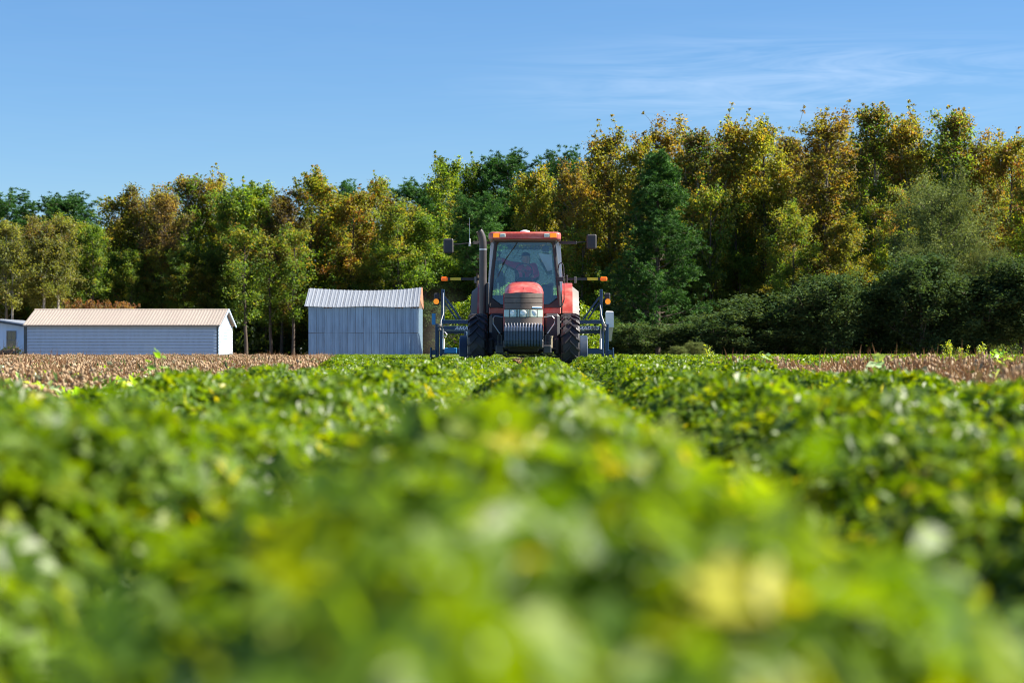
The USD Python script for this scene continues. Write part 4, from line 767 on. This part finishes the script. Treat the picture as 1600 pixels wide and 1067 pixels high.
# inside the cab
da = obj('dashboard', cat([box(-.30, .26, 1.72, 2.02, 1.56, 2.16, .05), hull([(-.24, 1.74, 2.14), (.20, 1.74, 2.14), (-.24, 2.02, 2.14), (.20, 2.02, 2.14), (-.16, 1.80, 2.24), (.12, 1.80, 2.24), (-.16, 2.0, 2.28), (.12, 2.0, 2.28)])]), M['black_plastic'], tr)
ang = np.linspace(0, 2 * PI, 29); tl = .45
ring = [(-.03 + .20 * math.cos(a), 2.12 + .20 * math.sin(a) * math.sin(tl), 2.42 + .20 * math.sin(a) * math.cos(tl)) for a in ang]
sw = obj('steering_wheel', cat([tube(ring, .014, 6, False), tube([(-.03, 2.0, 2.2), (-.03, 2.12, 2.42)], .03, 8)] + [tube([(-.03, 2.12, 2.42), ring[k]], .011, 5) for k in (0, 14, 21)]), M['black_plastic'], tr, smooth=True)
obj('hub', ball((-.03, 2.10, 2.42), .075, (1, .45, .8)), M['maroon_hub'], str(sw.GetPath()), smooth=True)
obj('seat', cat([box(-.27, .27, 2.5, 2.98, 1.86, 1.98, .05), box(-.15, .15, 2.6, 2.9, 1.55, 1.86, .03)]), M['seat_cloth'], tr, smooth=30); obj('backrest', hull([(sx * w, y, z) for sx in (-1, 1) for (w, y, z) in ((.26, 2.98, 1.96), (.26, 3.08, 1.96), (.24, 3.10, 2.45), (.24, 3.02, 2.45), (.18, 3.04, 2.55), (.18, 3.11, 2.55))]), M['seat_cloth'], tr)
obj('console', cat([box(.36, .66, 2.1, 2.9, 1.56, 2.12, .05), box(.52, .66, 1.9, 2.0, 2.06, 2.14, .01)]), M['charcoal_metal'], tr)
obj('monitor', cat([box(-.66, -.50, 2.0, 2.05, 2.15, 2.42, .02), tube([(-.58, 2.03, 2.15), (-.58, 2.05, 1.6)], .015, 6)]), M['charcoal_metal'], tr)
obj('inside_mirror', cat([box(.40, .56, 1.86, 1.89, 2.86, 2.99, .02), tube([(.48, 1.87, 2.98), (.5, 1.8, 3.1)], .008, 5)]), M['black_plastic'], tr)
pv = np.array([(.30, 2.0, 2.83), (.62, 2.05, 2.80), (.64, 2.10, 2.45), (.52, 2.08, 2.42)])
obj('sun_visor_sheet', (np.vstack([pv, pv + [0, .004, 0]]), np.array([[0, 1, 2], [0, 2, 3], [4, 6, 5], [4, 7, 6]])), M['paper'], tr)

# ------------------------------------------------------------------ the driver, sitting in the cab, turned to look behind
def body(bones, joints):
    parts = []
    for a, b in bones:
        hs = [m3.Manifold.sphere(joints[k][1], 14).translate(joints[k][0]) for k in (a, b)]; parts.append(m3.Manifold.batch_hull(hs))
    u = m3.Manifold.batch_boolean(parts, m3.OpType.Add).refine_to_length(.035); q = u.to_mesh()
    t = trimesh.Trimesh(q.vert_properties[:, :3], q.tri_verts, process=True); trimesh.smoothing.filter_taubin(t, iterations=8); return t
dr = thing('person', 'driver in dark red long sleeved shirt and dark cap, turned to look behind the tractor', 'person', (TX, TY, 0))
J = {'hip': ((0, 2.78, 2.05), .15), 'hl': ((-.11, 2.74, 2.05), .11), 'hr': ((.11, 2.74, 2.05), .11), 'kl': ((-.17, 2.30, 2.08), .075), 'kr': ((.16, 2.32, 2.08), .075), 'al': ((-.17, 2.12, 1.68), .05), 'ar': ((.16, 2.14, 1.68), .05), 'tl': ((-.17, 1.98, 1.61), .04), 'tr_': ((.16, 2.0, 1.61), .04),
     'ch': ((.03, 2.66, 2.42), .155), 'cl': ((-.12, 2.68, 2.55), .085), 'cr': ((.19, 2.58, 2.54), .085), 'nk': ((.03, 2.62, 2.62), .055), 'hd': ((.02, 2.58, 2.74), .088), 'hd2': ((.01, 2.585, 2.80), .09), 'chin': ((-.045, 2.56, 2.70), .048),
     'el': ((-.36, 2.62, 2.62), .047), 'wl': ((-.52, 2.56, 2.70), .033), 'hl2': ((-.58, 2.55, 2.72), .036), 'er': ((.27, 2.36, 2.36), .050), 'wr': ((.20, 2.16, 2.29), .034), 'hr2': ((.16, 2.12, 2.31), .036)}
bd = body([('hd', 'hd2'), ('hd', 'chin'), ('nk', 'hd'), ('ch', 'nk'), ('hip', 'ch'), ('ch', 'cl'), ('ch', 'cr'), ('cl', 'el'), ('el', 'wl'), ('wl', 'hl2'), ('cr', 'er'), ('er', 'wr'), ('wr', 'hr2'), ('hl', 'kl'), ('kl', 'al'), ('al', 'tl'), ('hr', 'kr'), ('kr', 'ar'), ('ar', 'tr_'), ('hl', 'hr')], J)
fingers = []
for hn, base, d, sd in (('l', J['hl2'][0], (-1, -.1, .1), (0, .3, 1)), ('r', J['hr2'][0], (-.6, -.5, .5), (.5, .2, .8))):
    base, d, sd = np.array(base), np.array(d) / np.linalg.norm(d), np.array(sd) / np.linalg.norm(sd); bend = np.cross(d, sd)
    for k, L in enumerate((.062, .072, .068, .052)):
        o = base + sd * (k - 1.5) * .019 + d * .02; fingers.append(tube([o, o + d * L * .5 + bend * .008, o + d * L * .8 + bend * .03], [.009, .0085, .007], 6))
    o = base - sd * .03; fingers.append(tube([o, o - sd * .025 + d * .03, o - sd * .02 + d * .055], [.011, .0095, .008], 6))
head = bd.copy()
b_ = obj('body', bd, M['skin'], dr, smooth=True)
def grown(keys, g):
    J2 = {k: (c, r + g) for k, (c, r) in J.items()}; return body(keys, J2)
obj('fingers', cat(fingers), M['skin'], dr, smooth=True)
obj('shirt', grown([('hip', 'ch'), ('ch', 'cl'), ('ch', 'cr'), ('cl', 'el'), ('el', 'wl'), ('cr', 'er'), ('er', 'wr')], .013), M['shirt'], dr, smooth=True)
obj('trousers', grown([('hl', 'kl'), ('kl', 'al'), ('hr', 'kr'), ('kr', 'ar'), ('hl', 'hr')], .013), M['jeans'], dr, smooth=True)
cap_ = trimesh.creation.icosphere(3, .102); cap_ = cap_.slice_plane([0, 0, -.005], [0, 0, 1], cap=True); cap_.vertices[:, 2] *= .85
peak = ext_y([(.07 * math.cos(a), .07 * math.sin(a)) for a in np.linspace(0, PI, 10)], 0, .012); pv = peak.vertices; peak.vertices = np.stack([-.085 - pv[:, 2] * 0 - pv[:, 2], pv[:, 0], .0 + pv[:, 1] * 0 + (pv[:, 1])], 1)
pk = hull([(-.08, .075, .0), (-.08, -.075, .0), (-.17, .045, -.02), (-.17, -.045, -.02), (-.08, .075, .012), (-.08, -.075, .012), (-.17, .045, -.010), (-.17, -.045, -.010)])
obj('cap', moved(cat([cap_, pk]), (.012, 2.583, 2.80)), M['cap_cloth'], dr, smooth=30)
obj('face', cat([ball((-.088, 2.535, 2.755), .011), ball((-.092, 2.585, 2.755), .011)]), M['hair'], dr)
obj('nose', hull([(-.075, 2.56, 2.765), (-.108, 2.56, 2.735), (-.075, 2.545, 2.733), (-.075, 2.575, 2.733)]), M['skin'], dr)
obj('ear', cat([ball((.02, 2.492, 2.745), .026, (.7, .4, 1.1))]), M['skin'], dr, smooth=True)

# ------------------------------------------------------------------ peanut digger behind the tractor (blue)
DX, DY = -0.10 + TX, 49.0
dg = thing('peanut_digger', 'blue steel peanut digger carried behind the tractor with amber lamps and white lettering', 'farm implement', (DX, DY, 0))
B = M['blue_paint']
for s in (-1, 1):
    obj('upright_post', cat([box(s * 1.95 - .04, s * 1.95 + .04, -.04, .04, 1.24, 2.09, .006)]), B, dg)
    obj('upper_beam', box(min(s * .25, s * 1.99), max(s * .25, s * 1.99), -.06, .06, 1.24, 1.335, .008), B, dg)
    lb = obj('lower_beam', box(min(s * .25, s * 1.93), max(s * .25, s * 1.93), -.10, .04, 1.09, 1.185, .008), B, dg)
    t = meshkit.text_mesh('AMADAS', .078, .003, bold=True); tv = t.vertices.copy(); tv[:, 0] += .22 * tv[:, 1]; tv[:, 0] *= .64 / tv[:, 0].max(); x0 = 1.26 if s > 0 else -1.66
    obj('lettering', (np.stack([tv[:, 0] + x0, -.101 - tv[:, 2], tv[:, 1] + 1.099], 1), t.faces), M['decal_white'], str(lb.GetPath()))
    obj('diagonal_brace', bar((s * 1.90, 0, 1.90), (s * 1.50, .0, 1.35), .035, .045), B, dg); obj('diagonal_brace', bar((s * 1.90, .12, 1.76), (s * 1.62, .12, 1.36), .03, .04), B, dg)
    obj('side_post', box(s * 2.09 - .045, s * 2.09 + .045, -.06, .06, .40, 1.24, .008), B, dg)
    obj('side_strut', box(s * 1.985 - .03, s * 1.985 + .03, -.12, -.06, .35, 1.24, .006), B, dg)
    obj('foot_beam', box(min(s * 1.10, s * 2.0), max(s * 1.10, s * 2.0), -.16, -.04, .50, .64, .008), B, dg)
    obj('skid_bracket', cat([box(min(s * 2.10, s * 2.26), max(s * 2.10, s * 2.26), -.08, .08, .48, .60, .01), box(min(s * 2.22, s * 2.26), max(s * 2.22, s * 2.26), -.1, .1, .38, .66, .01)]), B, dg)
    g = obj('lift_cylinder', cat([tube([(s * 1.93, -.14, .62), (s * 1.93, -.14, .88)], .032, 10)]), M['white_paint'], dg, smooth=40); obj('rod', tube([(s * 1.93, -.14, .88), (s * 1.93, -.14, 1.12)], .016, 8), M['steel'], str(g.GetPath()))
    obj('pivot', cat([ball((s * 2.02, -.15, 1.19), .05, (1, .6, 1), 1), ball((s * 2.02, -.15, 1.10), .04, (1, .6, 1), 1)]), M['grey_plastic'], dg)
    lm = obj('lamp_housing', cat([box(s * 2.10 - .07, s * 2.10 + .07, .0, .10, 1.70, 2.0, .02), box(min(s * 1.95, s * 2.1), max(s * 1.95, s * 2.1), .03, .06, 1.80, 1.86)]), M['black_plastic'], dg)
    obj('amber_lamp', disc_y(-.045, .002, s * 2.11, 1.79, .068), M['amber_lens'], str(lm.GetPath())); 
    obj('coulter_arm', cat([box(s * 1.36 - .03, s * 1.36 + .03, -.9, -.02, .95, 1.05, .01), box(s * 1.24 - .04, s * 1.24 + .04, -.5, -.4, .5, 1.30, .01)]), B if s < 0 else M['grey_plastic'], dg)
    gw = obj('gauge_wheel', revolve_x([(.05, -.09), (.40, -.10), (.455, -.095), (.47, -.08), (.47, .08), (.455, .095), (.40, .10), (.05, .09), (.05, -.09)], 36), M['weight_iron'], dg, smooth=35)
    UsdGeom.Xformable(gw).AddTranslateOp().Set(Gf.Vec3d(s * 1.44 + .05, -1.0, .48))
for P_ in ([(-1.9, -.16, 1.05), (-1.84, -.18, .98), (-1.86, -.18, .92), (-1.95, -.17, .95)], [(-1.93, -.1, 2.0), (-1.93, -.1, 1.5), (-1.99, -.14, 1.3), (-1.99, -.15, 1.2)], [(1.92, -.1, 1.7), (1.95, -.12, 1.45), (2.02, -.14, 1.25)]): obj('hose', tube(P_, .013, 5), M['white_paint'], dg, smooth=True)
obj('side_plate', box(-2.22, -2.13, .0, .02, 1.22, 1.50, .004), M['bright_blue_paint'], dg, label='plain lighter blue upright plate')
obj('tool_box', box(-1.90, -1.60, -.22, -.165, .52, .66, .01), M['bright_blue_paint'], dg, label='light blue box on the foot beam')
obj('label_plate', box(1.70, 1.86, -.106, -.101, 1.11, 1.165), M['grey_plastic'], dg)
obj('rusty_coulter', cat([disc_x(1.33, 1.345, -.35, .85, .28), disc_x(1.30, 1.40, -.35, .85, .06)]), M['rust'], dg)
hp_ = obj('seed_box', hull([(x, y, z) for x in (2.06, 2.26) for y in (.05, .45) for z in (1.16, 1.54)] + [(2.08, .08, 1.56), (2.24, .42, 1.56)]), M['white_paint'], dg, label='white upper half of the box at the side')
obj('hopper', hull([(2.10, .08, 1.158), (2.25, .08, 1.158), (2.10, .42, 1.158), (2.25, .42, 1.158), (2.14, .15, .82), (2.20, .15, .82), (2.14, .3, .82), (2.20, .3, .82)]), M['cream_plastic'], str(hp_.GetPath()))
obj('conveyor', cat([bar((s * 1.0, .3, .35), (s * 1.0, 2.6, 1.35), .06, .12) for s in (-1, 1)] + [bar((-1.0, .3 + 2.3 * k / 14, .37 + k / 14), (1.0, .3 + 2.3 * k / 14, .37 + k / 14), .02, .02) for k in range(15)]), B, dg)
obj('toolbar', cat([box(-.5, .5, -1.0, .1, .78, .95, .02), box(-2.0, 2.0, .06, .2, 1.0, 1.085, .01)]), B, dg)

# freshly lifted vines heaped on the digger
def heap(seed):
    rng = np.random.default_rng(seed); n = 9000
    x = rng.uniform(-2.0, 2.0, n); t = rng.uniform(0, 1, n); topz = 1.45 + .72 * np.clip(1 - (np.abs(x) / 2.0) ** 2.5, 0, 1) + .35 * (meshkit.noise(np.stack([x * 3, t * 3, 0 * x], 1), 4) - .5)
    y = .35 + 1.9 * t; z = np.where(rng.uniform(0, 1, n) < .7, (.35 + (topz - .35) * rng.uniform(.15, 1, n)), topz - np.abs(rng.normal(0, .12, n)))
    c = np.stack([x, y, z], 1); v, f = leaves(c, .085, .05, rng, up=.2); tn = np.repeat(PEANUT[rng.choice(4, n, p=[.3, .35, .1, .25])], 4, 0)
    return v, f, tn
v, f, tn = heap(9)
hv = thing('lifted_vines', 'bright green lifted peanut vines heaped on the blue digger', 'vines', (DX, DY, 0), kind='stuff')
obj('leaves', (v, f), M['peanut_leaf'], hv, tone=tn)

# ------------------------------------------------------------------ small plants that stand out of the field
def weed(name, label, cat_, loc, h, n, pal, seed, L=.09, W=.06, spread=.25, stems=4, mat_='peanut_leaf'):
    rng = np.random.default_rng(seed); t = thing(name, label, cat_, loc); S, P = [], []
    for k in range(stems):
        a = rng.uniform(0, 2 * PI); e = np.array([math.cos(a) * spread * rng.uniform(.2, 1), math.sin(a) * spread * .6, h * rng.uniform(.65, 1.0)]); m_ = e * [.35, .35, .55]
        S.append(tube([(0, 0, 0), m_, e], [.009, .007, .003], 5)); s = rng.uniform(.25, 1.02, n // stems)[:, None]
        P.append((2 * s * (1 - s) * m_ * 1.0 + s ** 2 * e) + rnd(rng, n // stems) * L * .8)
    c = np.vstack(P); v, f = leaves(c, L, W, rng, up=.4); obj('stem', cat(S), M['weed_stem'], t); obj('foliage', (v, f), M[mat_], t, tone=np.repeat(pick(rng, len(c), *pal), 4, 0))
plain('weed_stem', (.12, .14, .04), .7)
YG = ([(.22, .24, .03), (.15, .2, .03), (.28, .26, .05)], [2, 2, 1]); FG = ([(.10, .20, .015), (.14, .24, .03), (.3, .36, .18)], [4, 3, 1]); PALE = ([(.20, .26, .14), (.28, .32, .2), (.1, .18, .06)], [3, 2, 2])
p = at(252, 541, 15); weed('weed', 'tall young green weed rising in front of the long shed wall', 'weed', (p[0], 15, 0), p[2], 44, FG, 1, L=.055, W=.045, spread=.10, stems=3)
p = at(1482, 531, 60); weed('goldenrod', 'yellow green feathery weed clump, tallest at the far edge of the field', 'weed', (p[0], 60, 0), p[2], 330, YG, 2, L=.07, W=.035, spread=.30, stems=7)
p = at(1531, 533, 60); weed('goldenrod', 'yellow green feathery weed with a reddish tip beside the tallest clump', 'weed', (p[0], 60, 0), p[2], 300, YG, 3, L=.07, W=.035, spread=.34, stems=6)
p = at(1505, 541, 60); weed('goldenrod', 'low feathery weed between the two taller yellow green clumps', 'weed', (p[0], 60, 0), p[2], 200, YG, 4, L=.06, W=.03, spread=.25, stems=5)
p = at(1105, 541, 70); weed('weed', 'small yellow weed standing above the crop under the full pine', 'weed', (p[0], 70, 0), p[2] + .05, 120, YG, 5, L=.08, W=.05, spread=.25, stems=5)
p = at(1560, 545, 34); weed('weed', 'green broad leaved weed beside the dug strip at the picture edge', 'weed', (p[0], 34, 0), p[2], 60, FG, 6, L=.09, W=.06, spread=.2, stems=4)
p = at(1385, 558, 16); weed('wilted_plant', 'pale wilted broad leaved plant standing in the brown dug strip', 'plant', (p[0], 16, 0), p[2] + .05, 26, PALE, 7, L=.085, W=.055, spread=.12, stems=3)
p = at(1575, 562, 14); weed('wilted_plant', 'pale wilted plant near the picture edge of the brown dug strip', 'plant', (p[0], 14, 0), p[2] + .05, 26, PALE, 8, L=.085, W=.055, spread=.12, stems=3)
p = at(1190, 548, 24); weed('wilted_plant', 'pale sprig at the inner end of the brown dug strip', 'plant', (p[0], 24, 0), p[2], 16, PALE, 9, L=.09, W=.06, spread=.1, stems=2)
rw_ = np.random.default_rng(12); pos, yaw, scl, idx = [], [], [], []
def tuft(seed, pal):
    rng = np.random.default_rng(seed); n = 26; c = rnd(rng, n) * [.17, .17, .08] + [0, 0, .17]; v, f = leaves(c, .08, .055, rng, up=.6); t = np.repeat(pick(rng, n, *pal), 4, 0)
    return lambda q: obj('leaves', (v, f), M['peanut_leaf'], q, tone=t)
for k in range(420):
    Y = 8 + 60 * rw_.uniform() ** 1.5; X = -rw_.uniform(2.9, max(3.2, Y * .28)); pos.append((X, Y, .02)); yaw.append(rw_.uniform(0, 6)); q = rw_.uniform(.6, 1.3); scl.append((q, q, q)); idx.append(rw_.integers(0, 3))
for k in range(50):
    Y = rw_.uniform(9, 27); X = rw_.uniform(2.7, min(8, max(3, Y * .25))); pos.append((X, Y, .05)); yaw.append(rw_.uniform(0, 6)); q = rw_.uniform(.6, 1.2); scl.append((q, q, q)); idx.append(rw_.integers(0, 3))
instancer('/World/regrowth', [tuft(601, FG), tuft(602, PALE), tuft(603, FG)], pos, yaw, scl, idx, label='scattered green and wilted leaves among the brown dug plants', cat='leaves', kind='stuff')
# brush pile by the white house
rp_ = np.random.default_rng(31); bp = thing('brush_pile', 'dark pile of cut logs and branches against the white house', 'brush pile', (-33.0, 122.5, 0)); 
for k in range(9):
    a = np.array([rp_.uniform(-.5, .4), rp_.uniform(-.3, .3), .12 + .13 * (k // 2)]); d = np.array([rp_.uniform(.5, 1), rp_.uniform(-.8, .2), rp_.uniform(-.05, .25)]); d *= rp_.uniform(.5, .8)
    lg = obj('log', tube([a - d, a + d], rp_.uniform(.06, .11), 9), M['bark_dark'], bp)
    obj('cut_end', disc_y(a[1] - d[1] - .004 if False else -.0, .012, 0, 0, .055, 10), M['cut_wood'] if 'cut_wood' in M else paint('cut_wood', (.45, .30, .16), .9), str(lg.GetPath()))
    ce = stage.GetPrimAtPath(str(lg.GetPath()) + '/cut_end'); dn = (-d) / np.linalg.norm(d); e = a - d + dn * .002
    if ce:
        yv = -dn; xv = np.cross(yv, [0, 0, 1.0]); xv /= np.linalg.norm(xv); zv = np.cross(xv, yv); UsdGeom.Xformable(ce).AddTransformOp().Set(Gf.Matrix4d(*map(float, (*xv, 0, *yv, 0, *zv, 0, *(e - yv * .012), 1))))
tw = [tube([q := rp_.normal(0, [.5, .25, .05]) + [.2, 0, .25], q + rnd(rp_, 1)[0] * .35 + [0, 0, .25], q + rnd(rp_, 1)[0] * .5 + [0, 0, .5]], [.02, .012, .004], 4) for k in range(60)]
obj('twigs', cat(tw), M['bark_dark'], bp)
n = 500; c = rnd(rp_, n) * [.75, .35, .45] * rp_.uniform(.5, 1, (n, 1)) + [.25, 0, .5]; v, f = leaves(c, .13, .07, rp_); obj('foliage', (v, f), M['tree_leaf'], bp, tone=np.repeat(pick(rp_, n, *DARK) * .7, 4, 0))

# a thin plume of dust that the digger raises on the barn side
rdu = trimesh.creation.icosphere(3, 1.0); vv = rdu.vertices * (1 + .35 * (meshkit.noise(rdu.vertices * 2.2 + 7, 2)[:, None] - .5)); vv = vv * [1.15, 3.2, 1.8] + [-2.75, 54.5, 1.5]; vv[:, 2] = np.maximum(vv[:, 2], .05); rdu.vertices = vv
mat('dust_air', {'g': ('geometry', {}), 'mp': ('mapping', {'location': (2.75 / 1.15, -54.5 / 3.2, -0.9 / 1.9), 'scale': (1 / 1.15, 1 / 3.2, 1 / 1.9)}), 'gr': ('gradient_texture', {'gradient_type': 'quadratic_sphere'}), 'n': ('noise_texture', {'scale': 1.1, 'detail': 4.0}), 'r': ('map_range', {'from_min': 0.35, 'from_max': 0.7, 'to_min': 0.2, 'to_max': 1.0}), 'k': ('math', {'math_type': 'multiply'}), 'k2': ('math', {'math_type': 'multiply', 'value2': 0.11}), 'v': ('principled_volume', {'color': (0.62, 0.50, 0.40), 'anisotropy': 0.2})},
    [('g.position', 'n.vector'), ('g.position', 'mp.vector'), ('mp.vector', 'gr.vector'), ('n.fac', 'r.value'), ('r.result', 'k.value1'), ('gr.fac', 'k.value2'), ('k.value', 'k2.value1'), ('k2.value', 'v.density')], surface=None, volume='v.volume')
obj('dust', rdu, M['dust_air'], label='thin brown dust hanging between the tin barn and the digger', cat='dust', kind='stuff')
